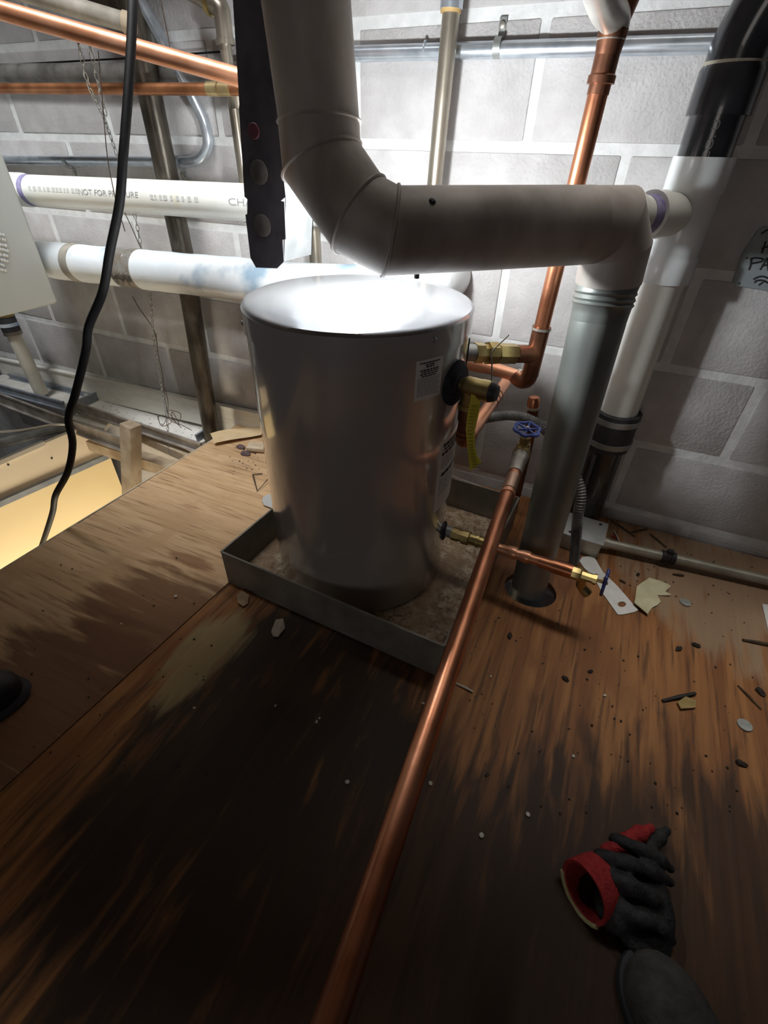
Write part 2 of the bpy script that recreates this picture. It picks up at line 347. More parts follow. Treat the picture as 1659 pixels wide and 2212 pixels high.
bm = nb(); bar(bm, (-1.198, 0.3, -0.0075), (-1.1835, 1.262, -0.0075), 0.004, 0.017); obj('sheet_edge', bm, ply_edge, floor)

# ------------------------------------------------------------------ setting: block wall
wall = thing('wall_back', '', '', (0, YW, 0), kind='structure')
bm = nb(); box(bm, (-1.0, YW+0.05, 0.55), (4.6, 0.095, 3.0)); obj('mortar_bed', bm, mortar_m, wall)
bm = nb(); box(bm, (0, 0, 0), (0.387, 0.03, 0.184), None, 0.004); finish(bm)
blk = bpy.data.meshes.new('concrete_block'); bm.to_mesh(blk); bm.free(); blk.materials.append(block_m)
for row in range(-3, 8):
    z0 = 0.0412+0.2033*row
    off = -0.262 if row % 2 == 0 else -0.059
    for k in range(-6, 5):
        o = bpy.data.objects.new('concrete_block', blk); COL.objects.link(o); o.parent = wall
        o.location = (off+0.4065*k+0.203+random.uniform(-.002, .002), 0.0145+random.uniform(-.0008, .0008), z0+0.1016)
        o.rotation_euler = (random.uniform(-.002, .002), random.uniform(-.002, .002)+(math.pi if random.random() < .5 else 0), random.uniform(-.003, .003))
# upper roof deck with joists (above the view; closes the space)
ceil = thing('ceiling', '', '', (0, 0, 1.75), kind='structure')
bm = nb(); box(bm, (-0.4, 0.0, 1.80), (5.6, 2.7, 0.02)); obj('roof_deck', bm, old_wood, ceil)
for x in (-2.3, -1.75, -1.2, -0.6, 0.0, 0.6):
    bm = nb(); bar(bm, (x, -1.3, 1.72), (x, 1.27, 1.72), 0.04, 0.14); obj('joist', bm, old_wood, ceil)
# dark timber at the upper left corner
bm = nb(); a, b = atD(120, -46, 1.12), atD(268, 2, 1.16); bar(bm, a, b, 0.04, 0.05, AU); 
tag(obj('timber_brace', bm, mat('dark_timber', (.03, .018, .012), (.07, .045, .03), .85, 0, 14, bump=.2)), 'dark brown timber brace at the top left above the dusty pipe', 'timber')

# ------------------------------------------------------------------ setting: dropped ceiling and room below, left of the deck
ZC = -0.06
trimo = thing('trim_1', '', '', (-1.7, 1.26, 0), kind='structure')
def wq(p, off=0.0): return atY(p[0], p[1], YW-off)
a0, a1 = V(-2.75, 1.262, 0.012), V(-0.86, 1.262, 0.076)
bm = nb(); bar(bm, a0+V(0, 0, -.045), a1+V(0, 0, -.055), 0.010, 0.10); obj('wall_board', bm, trim_w, trimo)
bm = nb(); bar(bm, a0, a1, 0.022, 0.006); obj('top_lip', bm, trim_w, trimo)
grid = thing('ceiling_grid', '', '', (-1.8, 1.1, ZC), kind='structure')
def gz(x, y, z=ZC): return atZ(x, y, z)
def poly_tile(name, px, m, z=ZC, th=0.016):
    bm = nb(); prism(bm, [gz(x, y, z) for x, y in px], (0, 0, -th)); return obj(name, bm, m, grid)
poly_tile('ceiling_tile', [(178, 872), (232, 848), (484, 928), (425, 962)], tile_m)
poly_tile('ceiling_tile', [(-60, 790), (20, 812), (192, 858), (150, 873), (-60, 812)], tile_clean)
poly_tile('ceiling_tile', [(165, 893), (240, 908), (225, 925), (150, 905)], tile_clean, -0.085)
def rail(name, p, q, z, w, h, m, z2=None):
    bm = nb(); A = gz(*p, z); B = gz(*q, z2 if z2 is not None else z)
    bar(bm, A, B, 0.004, h); bar(bm, A-V(0, 0, h/2), B-V(0, 0, h/2), w, 0.004); bar(bm, A+V(0, 0, h/2), B+V(0, 0, h/2), 0.009, 0.008)
    return obj(name, bm, m, grid)
rail('main_tee', (-60, 822), (140, 877), -0.045, 0.026, 0.032, blue_rail)
rail('main_tee', (158, 876), (436, 968), -0.045, 0.026, 0.034, dust_metal)
rail('cross_tee', (150, 882), (222, 852), -0.045, 0.026, 0.034, blue_rail)
rail('cross_tee', (425, 950), (478, 914), -0.05, 0.026, 0.034, blue_rail)
rail('cross_tee', (-30, 812), (22, 792), -0.045, 0.026, 0.034, blue_rail)
rail('wall_tee', (20, 812), (212, 858), -0.05, 0.02, 0.02, blue_rail)
# lower dusty carrying rail crossing the post
rail('carrying_rail', (-60, 838), (296, 972), -0.085, 0.03, 0.05, dust_metal)
bm = nb(); bar(bm, gz(290, 936, -0.10), gz(412, 990, -0.10), 0.03, 0.035); obj('wood_rail', bm, dust_wood, grid)
bm = nb(); bar(bm, gz(200, 958, -0.16), gz(400, 1022, -0.16), 0.05, 0.045); obj('wood_rail', bm, dust_wood, grid)
bm = nb(); tube(bm, [gz(292, 1002, -0.2), gz(400, 1034, -0.2)], 0.016); obj('bar_stub', bm, dust_metal, grid)
# post
pc = atY(284, 985, 1.02)
bm = nb(); bar(bm, atY(286, 1120, .96), atY(282, 916, 1.02), 0.05, 0.052, (0, 1, 0), 0.003)
tag(obj('timber_post', bm, dust_wood), 'dusty tan timber post standing in the ceiling gap beside the deck', 'post')
# soffit below: upper and lower panels facing the gap
XS = -1.86
soff = thing('wall_soffit', '', '', (XS, 0.9, -0.3), kind='structure')
def sx(x, y, X=XS): return atX(x, y, X)
def strip(name, px, m, th=0.02, X=XS, par=soff):
    bm = nb(); prism(bm, [sx(x, y, X) for x, y in px], (-th, 0, 0)); return obj(name, bm, m, par)
strip('soffit_panel', [(-80, 1032), (205, 912), (222, 932), (238, 975), (-80, 1118)], cream_panel)
strip('soffit_panel', [(-80, 1132), (238, 986), (300, 1150), (300, 1420), (-80, 1420)], yellow_panel, X=XS-0.02)
bm = nb(); a, b = sx(-80, 1122, XS+.006), sx(240, 981, XS+.006); bar(bm, a, b, 0.02, 0.022, (0, 0, 1)); obj('edge_strip', bm, blue_rail, soff)
bm = nb(); a, b = sx(-80, 1032, XS+.006), sx(95, 956, XS+.006); bar(bm, a, b, 0.016, 0.016); obj('edge_strip', bm, mat('edge_highlight', (.7, .68, .62), rough=.3, metal=.5), soff)  # bright bar paints in the highlight along the panel's top edge
for px in ((18, 1004), (156, 985), (112, 990)):
    bm = nb(); q = sx(*px, XS+.001); lathe(bm, q, (1, 0, 0), [(0, .004), (.002, .003)], 8); obj('screw_head', bm, ink, soff)
bm = nb(); box(bm, (-1.14, 0.25, -1.0), (0.02, 2.0, 1.9)); o = obj('light_block_board', bm, old_wood); o['kind'] = 'structure'  # unseen board added to keep the lower light out of the vent hole
wl = thing('wall_far_below', '', '', (-1.6, 1.9, -0.8), kind='structure')
bm = nb(); box(bm, (-1.3, 1.9, -0.75), (3.0, 0.04, 1.4)); obj('wall_panel', bm, olive_wall, wl)
bm = nb(); box(bm, (-1.3, 0.5, -2.4), (3.5, 3.5, 0.04)); o = obj('floor_room_below', bm, olive_wall); o['kind'] = 'structure'
# limp grey fabric duct and white cable hanging over the soffit
bm = nb(); pts = smooth([gz(-60, 975, -.1), gz(30, 950, -.1), gz(110, 930, -.09), gz(165, 918, -.09)], 6)
tube(bm, pts, [0.035, .035]+[0.03]*(len(pts)-4)+[.012, .008], 12, flat=.5)
tag(obj('fabric_duct', bm, mat('grey_fabric', (.16, .16, .15), (.27, .27, .26), .85, 0, 20, bump=.5)), 'limp dusty grey fabric duct lying across the ceiling gap at left', 'duct')
bm = nb(); tube(bm, smooth([gz(-60, 936, -.04), gz(40, 930, -.045), gz(110, 918, -.05), gz(150, 917, -.06)], 8), 0.0045, 8)
tag(obj('white_cable', bm, mat('cable_white', (.7, .66, .58), rough=.5)), 'thin white cable curving over the grey duct at the left edge', 'cable')

# ------------------------------------------------------------------ water heater
HC = V(-0.427, 0.819, 0.0); HR = 0.207
heater = thing('water_heater', 'squat grey cylindrical water heater standing in the metal drain pan', 'water heater', HC+V(0, 0, .006))
Z = V(0, 0, 1)
bm = nb(); lathe(bm, HC, Z, [(.583, HR+.0035), (.612, HR+.0035), (.6215, HR+.0032)], 96, False, False); obj('lid_skirt', bm, tank_m, heater)
bm = nb(); lathe(bm, HC, Z, [(.006, HR-.012), (.006, HR-.002), (.010, HR), (.585, HR), (.585, HR-.01)], 96, True, True); obj('tank_jacket', bm, tank_m, heater)
bm = nb()
prof = [(.6215, HR+.0032), (.6225, HR+.0028), (.627, HR-.001), (.6295, HR-.007)]
for k in range(1, 9): r = (HR-.007)*(1-k/8); prof.append((.6295+.010*(1-(r/(HR-.007))**2), r))
lathe(bm, HC, Z, prof, 96, False, True)
for v in bm.verts:                                                   # two soft dents pressed into the lid
    if v.co.z > .6285:
        rel = v.co-HC; a = math.atan2(rel.y, rel.x); rr = math.hypot(rel.x, rel.y)
        v.co.z -= .004*math.exp(-((a-0.05)/.16)**2)*min(1, rr/.15)*(rr > .01) + .003*math.exp(-((a+1.35)/.25)**2)*min(1, rr/.18)*(rr > .01)
obj('lid', bm, lid_m, heater)
def on_tank(px, py):
    d = ray(px, py); ox, oy = EYE.x-HC.x, EYE.y-HC.y; A = d.x**2+d.y**2; B = 2*(ox*d.x+oy*d.y); C_ = ox*ox+oy*oy-HR*HR
    disc = B*B-4*A*C_
    t = (-B-math.sqrt(max(0, disc)))/(2*A); p = EYE+d*t; return math.atan2(p.y-HC.y, p.x-HC.x), p.z
for px, py in ((527, 697), (935, 733)):
    a, z = on_tank(px, py); n = V(math.cos(a), math.sin(a), 0); bm = nb()
    lathe(bm, V(HC.x, HC.y, z)+n*(HR+.003), n, [(0, .0045), (.0015, .0045), (.003, .003), (.0035, 0.0005)], 12); obj('screw', bm, galv, heater)
def sticker(name, a0, a1, z0, z1, m, dr=.0006, par=heater, n=10):
    bm = nb(); rings = []
    for k in range(n+1):
        a = a0+(a1-a0)*k/n; c, s = math.cos(a), math.sin(a)
        rings.append([V(HC.x+c*(HR+dr), HC.y+s*(HR+dr), z0), V(HC.x+c*(HR+dr), HC.y+s*(HR+dr), z1), V(HC.x+c*(HR+.0001), HC.y+s*(HR+.0001), z1), V(HC.x+c*(HR+.0001), HC.y+s*(HR+.0001), z0)])
    loft(bm, rings); return obj(name, bm, m, par)
def print_rows(st, a0, a1, z0, z1, rows):
    """rows of print too small to read: (top fraction, height fraction, left, right, bold)"""
    bmb, bmg = nb(), nb(); rnd = random.Random(3)
    for (t, h, l, r_, bold) in rows:
        x = l
        while x < r_:
            wd = rnd.uniform(.05, .13); xe = min(r_, x+wd); zt = z1-(z1-z0)*t; zb = zt-(z1-z0)*h
            B = bmb if bold else bmg
            pts = []
            for k in range(3):
                a = a0+(a1-a0)*(x+(xe-x)*k/2); pts.append(V(HC.x+math.cos(a)*(HR+.0011), HC.y+math.sin(a)*(HR+.0011), 0))
            for k in range(2):
                q = [pts[k]+V(0, 0, zb), pts[k+1]+V(0, 0, zb), pts[k+1]+V(0, 0, zt), pts[k]+V(0, 0, zt)]
                B.faces.new([B.verts.new(v) for v in q])
            x = xe+.022
    obj('heading_print', bmb, ink, st)['kind'] = 'stuff'; obj('fine_print', bmg, grey_ink, st)['kind'] = 'stuff'
aL, zt = on_tank(900, 777); aR, _ = on_tank(957, 770); _, zb = on_tank(893, 873)
_, zt2 = on_tank(957, 770)
st = sticker('warning_label', aL, aR, zb+.004, (zt+zt2)/2, paper)
rows = [(.06, .035, .12, .86, 1), (.115, .035, .32, .66, 1), (.165, .03, .34, .64, 1), (.235, .035, .14, .82, 1), (.285, .03, .18, .84, 1), (.335, .03, .14, .8, 1), (.385, .03, .2, .74, 1)]
rows += [(.45+.047*k, .022, .07, .92-.1*(k % 3 == 2), 0) for k in range(10)]
print_rows(st, aL, aR, zb+.004, (zt+zt2)/2, rows)
aL2, zt = on_tank(951, 968); aR2 = 0.36; _, zb = on_tank(947, 1100)
st = sticker('rating_label', aL2, aR2, zb, zt+.012, paper)
rows = [(.05, .04, .08, .8, 1), (.11, .03, .12, .86, 1), (.16, .04, .06, .7, 1)]+[(.24+.04*k, .014, .06, .9, 0) for k in range(4)]+[(.45, .045, .1, .8, 1)]+[(.54+.035*k, .013, .06, .9, 0) for k in range(7)]
print_rows(st, aL2, aR2, zb, zt+.012, rows)
# bosses and foam gasket where the fittings enter the jacket
def port(a, z): n = V(math.cos(a), math.sin(a), 0); return V(HC.x, HC.y, z)+n*HR, n
aTP, zTP = math.radians(-8), 0.517
pTP, nTP = port(aTP, zTP)
bm = nb(); lathe(bm, pTP-nTP*.004, nTP, [(0, .040), (.010, .040), (.017, .030), (.017, .012)], 28); obj('foam_gasket', bm, foam, heater)
pHO, nHO = port(math.radians(30), 0.527); pDR, nDR = port(math.radians(11), 0.125)
for p, n in ((pHO, nHO), (pDR, nDR)):
    bm = nb(); lathe(bm, p-n*.004, n, [(0, .0235), (.005, .0235), (.008, .018)], 28); obj('port_collar', bm, foam, heater)
a, _ = on_tank(1000, 750)
bm = nb()
for k in range(2): bar(bm, V(HC.x+math.cos(.27)*(HR+.001), HC.y+math.sin(.27)*(HR+.001), .45), V(HC.x+math.cos(.27)*(HR+.001), HC.y+math.sin(.27)*(HR+.001), .582), .004, .002, (math.cos(.27), math.sin(.27), 0))
obj('jacket_seam', bm, stud, heater)

# ------------------------------------------------------------------ drain pan
PX = V(0.5505, -0.024, 0).normalized(); PY = V(-PX.y, PX.x, 0); P0 = V(-0.669, 0.585, 0)
pan = thing('drain_pan', 'square shallow metal drain pan with rusty bottom holding the water heater', 'drain pan', P0+PX*.275+PY*.275)
L_ = 0.551; HP = 0.10
bm = nb(); box(bm, P0+PX*(L_/2)+PY*(L_/2)+V(0, 0, .0035), (L_, L_, .004), Matrix((PX, PY, Z)).transposed()); obj('pan_bottom', bm, pan_floor_m, pan)
for s, e in (((0, 0), (1, 0)), ((1, 0), (1, 1)), ((1, 1), (0, 1)), ((0, 1), (0, 0))):
    A = P0+PX*L_*s[0]+PY*L_*s[1]; B = P0+PX*L_*e[0]+PY*L_*e[1]
    bm = nb(); bar(bm, A+V(0, 0, HP/2), B+V(0, 0, HP/2), .0016, HP-.002); bar(bm, A+V(0, 0, HP), B+V(0, 0, HP), .0045, .003)
    obj('pan_wall', bm, galv_pan, pan)

# ------------------------------------------------------------------ vent pipe
VT = atD(697, 335, .654); VTOP = V(VT.x-.0, VT.y+.0, 1.25)
seams = [atD(695, 350, .654), atD(775, 466, .660), atD(842, 502, .662)]
END = atD(1322, 487, .765)
R_V = .0545
vent = thing('vent_pipe', 'dark dusty sheet metal vent pipe elbowing over the water heater', 'pipe', V(0, .9, 0))
topdir = V(atY(655, -60, VT.y).x-VT.x, 0, atY(655, -60, VT.y).z-VT.z).normalized()
path = [VT+topdir*.45]+seams+[END]
bm = nb(); tube(bm, [path[0], VT+topdir*.03], R_V*.985, 40); obj('riser_section', bm, vent_m, vent)
def gore(a, b, ra=R_V, rb=R_V, name='elbow_gore'):
    bm = nb(); a, b = Vector(a), Vector(b); d = (b-a).normalized(); L = (b-a).length
    lathe(bm, a, d, [(0, ra), (L, rb)], 40); return bm
# gores are cut on the mitre planes between neighbouring axes
def mitre(pts, r, seg=40):
    pts = [Vector(p) for p in pts]; n = len(pts); out = []
    u, v = perp((pts[1]-pts[0]))
    for i in range(n):
        t0 = (pts[i]-pts[i-1]).normalized() if i > 0 else (pts[1]-pts[0]).normalized()
        t1 = (pts[i+1]-pts[i]).normalized() if i < n-1 else t0
        m = (t0+t1).normalized(); u2 = (u-t0*u.dot(t0)).normalized(); v2 = t0.cross(u2); ring = []
        for j in range(seg):
            a = 2*math.pi*j/seg; o = u2*math.cos(a)*r+v2*math.sin(a)*r; o = o-t0*(o.dot(m)/t0.dot(m)); ring.append(pts[i]+o)
        out.append(ring); u = (u2-t1*u2.dot(t1)).normalized()
    return out
ELP = [VT+topdir*.035]+seams+[END]
rg = mitre(ELP, R_V)
for i in range(3):
    bm = nb(); loft(bm, [rg[i], rg[i+1]]); obj('elbow_gore', bm, vent_m, vent)
for i in range(1, 4):                                                 # raised locked seams
    c = ELP[i]; bm = nb(); tube(bm, [c+(Vector(p)-c)*1.012 for p in rg[i]], .0026, 6, closed=True); obj('seam_bead', bm, vent_m, vent)
bm = nb(); c = ELP[0]; tube(bm, [c+(Vector(p)-c)*1.0 for p in rg[0]], .0022, 6, closed=True); obj('seam_bead', bm, vent_m, vent)
rdir = (END-seams[2]).normalized()
bm = nb(); loft(bm, [rg[3], [Vector(p)+(Vector(p)*0-rdir*.05) for p in rg[4]]]); obj('horizontal_section', bm, vent_m, vent)
# end elbow down to the drop
FL = V(-0.005, 0.893, 0); K = END+rdir*(-.01)
rg2 = mitre([K-rdir*.05, K+rdir*.006, K+rdir*.030-V(0, 0, .034), K+rdir*.034-V(0, 0, .085)], R_V*.99)
for i in range(3):
    bm = nb(); loft(bm, [rg2[i], rg2[i+1]]); obj('elbow_gore', bm, vent_m, vent)
low = K+rdir*.034-V(0, 0, .085)
DT = low.lerp(FL, .10); ddir = (FL-DT).normalized()
bm = nb(); n_ = (DT-low).length
prof = [(0, R_V*.97), (.012, R_V*.93), (.016, .0525), (.020, .0495), (.026, .0525), (.030, .0495), (.034, .0525), (.038, .0495), (.05, .0485), (n_+.01, .0470)]
lathe(bm, low, (DT-low), prof, 40); obj('crimped_collar', bm, vent_drop, vent)
bm = nb(); lathe(bm, DT-ddir*.004, ddir, [(0, .0478), (.004, .0480), (.03, .0476), ((FL-DT).length+.064, .0400)], 40); obj('drop_section', bm, vent_drop, vent)
sd = rdir.cross(Z).normalized()
bm = nb(); bar(bm, DT+V(.0405, -.018, 0), FL+V(.036, -.016, -.05), .006, .003, (.9, -.4, 0)); obj('lock_seam', bm, vent_drop, vent)
for px, py in ((935, 432),):
    q = atD(px, py, .62); ax = seams[2]+rdir*((q-seams[2]).dot(rdir)); n = (q-ax).normalized(); bm = nb()
    lathe(bm, ax+n*(R_V*.97), n, [(0, .005), (.002, .005), (.004, .002)], 10); obj('screw', bm, ink, vent)
    bm = nb(); q = ax-Z*R_V*.97; lathe(bm, q, (0, 0, -1), [(0, .004), (.008, .004), (.009, .001)], 10); obj('screw', bm, ink, vent)

# ------------------------------------------------------------------ punched steel channel hanging left of the vent
YC = .76
ch = thing('steel_channel', 'dark punched steel stud hanging left of the vent pipe with round knockouts', 'steel stud', atY(575, 578, YC))
outline = [(497, -40), (503, 0), (517, 225), (516, 232), (528, 425), (534, 430), (534, 462), (530, 464), (541, 557), (553, 578), (598, 580), (613, 565), (610, 518), (617, 517), (614, 436), (606, 434), (617, 425), (612, 380), (606, 290), (594, 160), (580, 0), (577, -40)]
bm = nb(); prism(bm, [atY(x, y, YC) for x, y in outline], (0, .0018, 0)); obj('web', bm, stud, ch)
bm = nb(); q = [(595, 300), (612, 380), (616, 430), (612, 565)]
prism(bm, [atY(x, y, YC+.002) for x, y in q]+[atY(x, y, YC+.002)+V(.002, .085, 0) for x, y in reversed(q)], (.0016, 0, 0)); obj('flange', bm, mat('flange_steel', (.045, .047, .047), (.07, .072, .072), .6, .1, 24), ch)
for i, (px, py, r, m) in enumerate(((549, 283, .0105, red_m), (560, 372, .0165, disc_m), (567, 487, .0165, disc_m))):
    bm = nb(); lathe(bm, atY(px, py, YC)+V(0, .0005, 0), (0, -1, 0), [(0, r), (.002, r), (.003, r*.9)], 24); o = obj('knockout', bm, m, ch)
    if m is red_m: o.name = 'red_dot'; o['label'] = 'round dull red disc'  # dull red disc set on the web

# ------------------------------------------------------------------ iron and steel pipes on the wall
def pipe_thing(name, label, cat, pts, r, m, group=None, seg=20):
    bm = nb(); tube(bm, pts, r, seg); o = tag(obj(name, bm, m), label, cat, group); return o
b_ = V(-1.285, 1.212, -.12)
t_ = atY(290, 40, 1.212)
pipe_thing('iron_pipe', 'thick black iron pipe standing against the wall left of the heater', 'pipe', [b_, atY(395, 545, 1.212), t_+(t_-atY(395, 545, 1.212))*.6], .030, iron, seg=24)
sp = thing('steel_pipe', 'slim brown steel pipe dropping behind the punched stud with a threaded elbow on top', 'pipe', atY(540, 480, 1.2))
e0 = atY(482, 62, 1.2); e1 = atY(540, 480, 1.2)
bm = nb(); tube(bm, [e0, e1], .0135); obj('riser', bm, steelp, sp)
lft = atY(395, -6, 1.2)
bm = nb(); tube(bm, [lft+(lft-e0)*.8, atY(452, 8, 1.2)], .0135); obj('branch', bm, steelp, sp)
bm = nb(); tube(bm, arc_bend(atY(448, 5, 1.2), atY(478, 12, 1.2), atY(487, 88, 1.2), .014, 6), .0185); obj('elbow_fitting', bm, steelp, sp)
for q, d in ((atY(450, 6, 1.2), atY(478, 12, 1.2)-atY(448, 5, 1.2)), (atY(486, 84, 1.2), e1-e0)):
    bm = nb(); lathe(bm, q, d, [(0, .021), (.010, .021)], 20); obj('elbow_band', bm, brass if d.x > .01 else steelp, sp)
bm = nb(); c = atY(512, 212, 1.2); lathe(bm, c, e1-e0, [(-.02, .018), (.02, .018)], 18); obj('coupling', bm, steelp, sp)
st2 = thing('steel_pipe', 'upright steel pipe between the vent and the copper riser, coupling at top', 'pipe', atY(917, 640, 1.215))
u0, u1 = atY(981, -40, 1.215), atY(915, 640, 1.215)
bm = nb(); tube(bm, [u0, u1], .0165); obj('riser', bm, steelp, st2)
c = atY(975, 12, 1.215); dd = (u1-u0).normalized()
bm = nb(); lathe(bm, c-dd*.05, dd, [(0, .0215), (.055, .0215), (.055, .018)], 24); obj('coupling', bm, emt, st2)
bm = nb(); lathe(bm, c+dd*.004, dd, [(0, .0195), (.006, .0195)], 24); obj('coupling_ring', bm, mat('orange_sealant', (.5, .33, .13), rough=.6), st2)
pipe_thing('steel_pipe', 'short visible length of steel pipe between the elbow of the vent and heater lid', 'pipe', [atY(668, 330, 1.22), atY(690, 700, 1.22)], .0165, steelp)

# ------------------------------------------------------------------ conduits on the wall
def strap(parent, c, axis, r, flip=1, up=.03):
    """one hole strap over a conduit against the wall"""
    bm = nb(); axis = axis.normalized(); n = V(0, -1, 0); s = axis.cross(n).normalized()*flip; rings = []
    prof = [c+s*math.cos(t)*(r+.0015)+n*math.sin(t)*(r+.0015) for t in np.linspace(-.2, math.pi, 12)]
    prof = [c+s*(r+up)-n*(r-.002), c+s*(r+.003)-n*(r-.002)]+prof
    rings = [[p-axis*.007, p+axis*.007, p+axis*.007+(p-c).normalized()*.0015, p-axis*.007+(p-c).normalized()*.0015] for p in prof]
    loft(bm, rings); o = obj('strap', bm, galv, parent)
    bm = nb(); lathe(bm, c+s*(r+up*.65)-n*(r-.003), n, [(0, .0055), (.003, .0055), (.004, .002)], 12); obj('screw', bm, solder, o)
Ye = 1.2655
er = thing('wall_conduit', 'shiny straight metal conduit strapped along the top of the white block wall', 'conduit', atY(1260, 97, Ye))
a, b = atY(560, 122, Ye), atY(1560, 94, Ye)
bm = nb(); tube(bm, [a, b+(b-a)*.1], .0135, 20); obj('tube', bm, emt, er)
strap(er, atY(1076, 103, Ye), b-a, .0135, -1)
bm = nb(); c = atY(918, 107, Ye); lathe(bm, c, b-a, [(0, .0145), (.003, .0145)], 20); obj('joint_ring', bm, emt, er)
el = thing('wall_conduit', 'bent blue grey metal conduit curving up the wall behind the iron pipe', 'conduit', atY(300, 350, Ye))
A = atY(-30, 346, Ye); c1 = atY(447, 352, Ye); t1 = atY(430, 243, Ye); B = atY(308, 10, Ye)
path = [A, atY(390, 350, Ye)]+smooth([atY(400, 351, Ye), atY(432, 343, Ye), atY(449, 312, Ye), atY(440, 262, Ye), atY(414, 205, Ye-.02)], 5)[1:]+[atY(308, 8, Ye-.045), atY(290, -30, Ye-.05)]
bm = nb(); tube(bm, path, .0135, 18); obj('tube', bm, emt, el)
for px in (147, 386): strap(el, atY(px, 351, Ye), V(1, 0, 0), .0135, 1, .022)
gp = pipe_thing('grey_pipe', 'dusty grey pipe running level along the wall behind the upper copper pipes', 'pipe', [atY(-40, 158, 1.253), atY(540, 158, 1.253)], .021, mat('grey_dust', (.10, .095, .085), (.22, .21, .19), .7, .1, 22, detail=7))
pipe_thing('thin_cable', 'thin black cable stretched level above the dusty grey pipe', 'cable', smooth([atY(-40, 143, 1.26), atY(200, 130, 1.26), atY(330, 122, 1.26), atY(500, 110, 1.26)], 4), .0022, cord_m, seg=6)

# ------------------------------------------------------------------ copper pipes, upper left
a, b = atD(0, 22, .88), atD(515, 167, .90)
bc = thing('copper_pipe', 'bright copper pipe slanting across the top left corner toward the punched stud', 'pipe', (a+b)/2)
bm = nb(); tube(bm, [a+(a-b)*.25, b+(b-a)*.13], .0150, 24); obj('tube', bm, copper_bright, bc)
e = b+(b-a)*.13
bm = nb(); tube(bm, arc_bend(e-(b-a)*.06, e, e+V(0, 0, .06), .018, 6)+[e+V(0, .02, .30)], .0165, 20); obj('elbow', bm, copper_bright, bc)
a, b = atD(70, -12, 1.02), atD(284, 52, 1.05)
dp = thing('dusty_pipe', 'dusty grey capped pipe lying just above the bright copper pipe', 'pipe', (a+b)/2)
bm = nb(); tube(bm, [a+(a-b)*.6, b], .0170, 20); obj('tube', bm, dusty, dp)
bm = nb(); lathe(bm, b-(b-a).normalized()*.006, b-a, [(-.01, .0195), (.012, .0195)], 20); obj('end_ring', bm, dust_wood, dp)
a, b = atY(-40, 191, 1.15), atY(530, 193, 1.15)
c2 = thing('copper_pipe', 'tarnished level copper pipe with soldered fittings crossing the iron pipe', 'pipe', (a+b)/2)
bm = nb(); tube(bm, [a, b], .0118, 18); obj('tube', bm, mat('copper_tarnished', (.22, .085, .035), (.42, .18, .08), .45, .75, 16, rvar=.1), c2)
for px, w_ in ((462, .016), (488, .016)):
    bm = nb(); c = atY(px, 192, 1.15); lathe(bm, c, b-a, [(-w_, .0135), (w_, .0135)], 18); obj('coupling', bm, mat('brass_dusty', (.36, .27, .13), (.5, .4, .2), .4, .7, 30), c2)

# ------------------------------------------------------------------ white PVC along the wall
ph = thing('pvc_pipe', 'long white plastic pipe with printed lettering and purple primer ring along the wall', 'pipe', atY(300, 425, 1.135))
a, b = atY(60, 411, 1.135), atY(690, 447, 1.135); RP = .0405; ax = (b-a).normalized()
bm = nb(); tube(bm, [a, b+ax*.1], RP, 32); obj('tube', bm, pvc, ph)
bm = nb(); lathe(bm, a-ax*.30, ax, [(0, RP+.004), (.295, RP+.004), (.302, RP)], 32); obj('hub', bm, pvc, ph)
bm = nb(); lathe(bm, a+ax*.012, ax, [(0, RP+.0006), (.022, RP+.0006)], 32); obj('primer_ring', bm, primer, ph)
f_ang = frame_on_pipe(ax, (EYE-a)); uu, vv = perp(ax)
tst = 1 if (uu*math.cos(f_ang+.1)+vv*math.sin(f_ang+.1)).z > (uu*math.cos(f_ang)+vv*math.sin(f_ang)).z else -1
def along(px):
    q = atY(px, 425, 1.135-RP*.7); return a+ax*((q-a).dot(ax))
bm = nb(); P1_ = along(180); P2_ = along(318)
wrap_text(bm, 'NOT FOR PRESSURE', .019, P1_, ax, RP, f_ang+tst*.10, tst, ((P2_-P1_).length)/(.019*9.75)); obj('print', bm, grey_ink, ph)
bm = nb(); P1_ = along(498); wrap_text(bm, 'CHA', .021, P1_, ax, RP, f_ang+tst*.02, tst, 1.7); obj('print', bm, grey_ink, ph)
bm = nb(); rnd = random.Random(5)                                     # runs of worn print that cannot be read
for x0, x1, da in ((76, 178, .13), (332, 436, .02)):
    s0 = (along(x0)-a).dot(ax); s1 = (along(x1)-a).dot(ax); s = s0
    while s < s1:
        wd = rnd.uniform(.006, .013); g0 = f_ang+tst*da
        q = [a+ax*ss+(uu*math.cos(g)+vv*math.sin(g))*(RP+.0006) for ss, g in ((s, g0-.13), (s+wd, g0-.13), (s+wd, g0+.13), (s, g0+.13))]
        bm.faces.new([bm.verts.new(v) for v in q]); s += wd+rnd.uniform(.004, .012)
obj('worn_print', bm, faint_ink, ph)['kind'] = 'stuff'

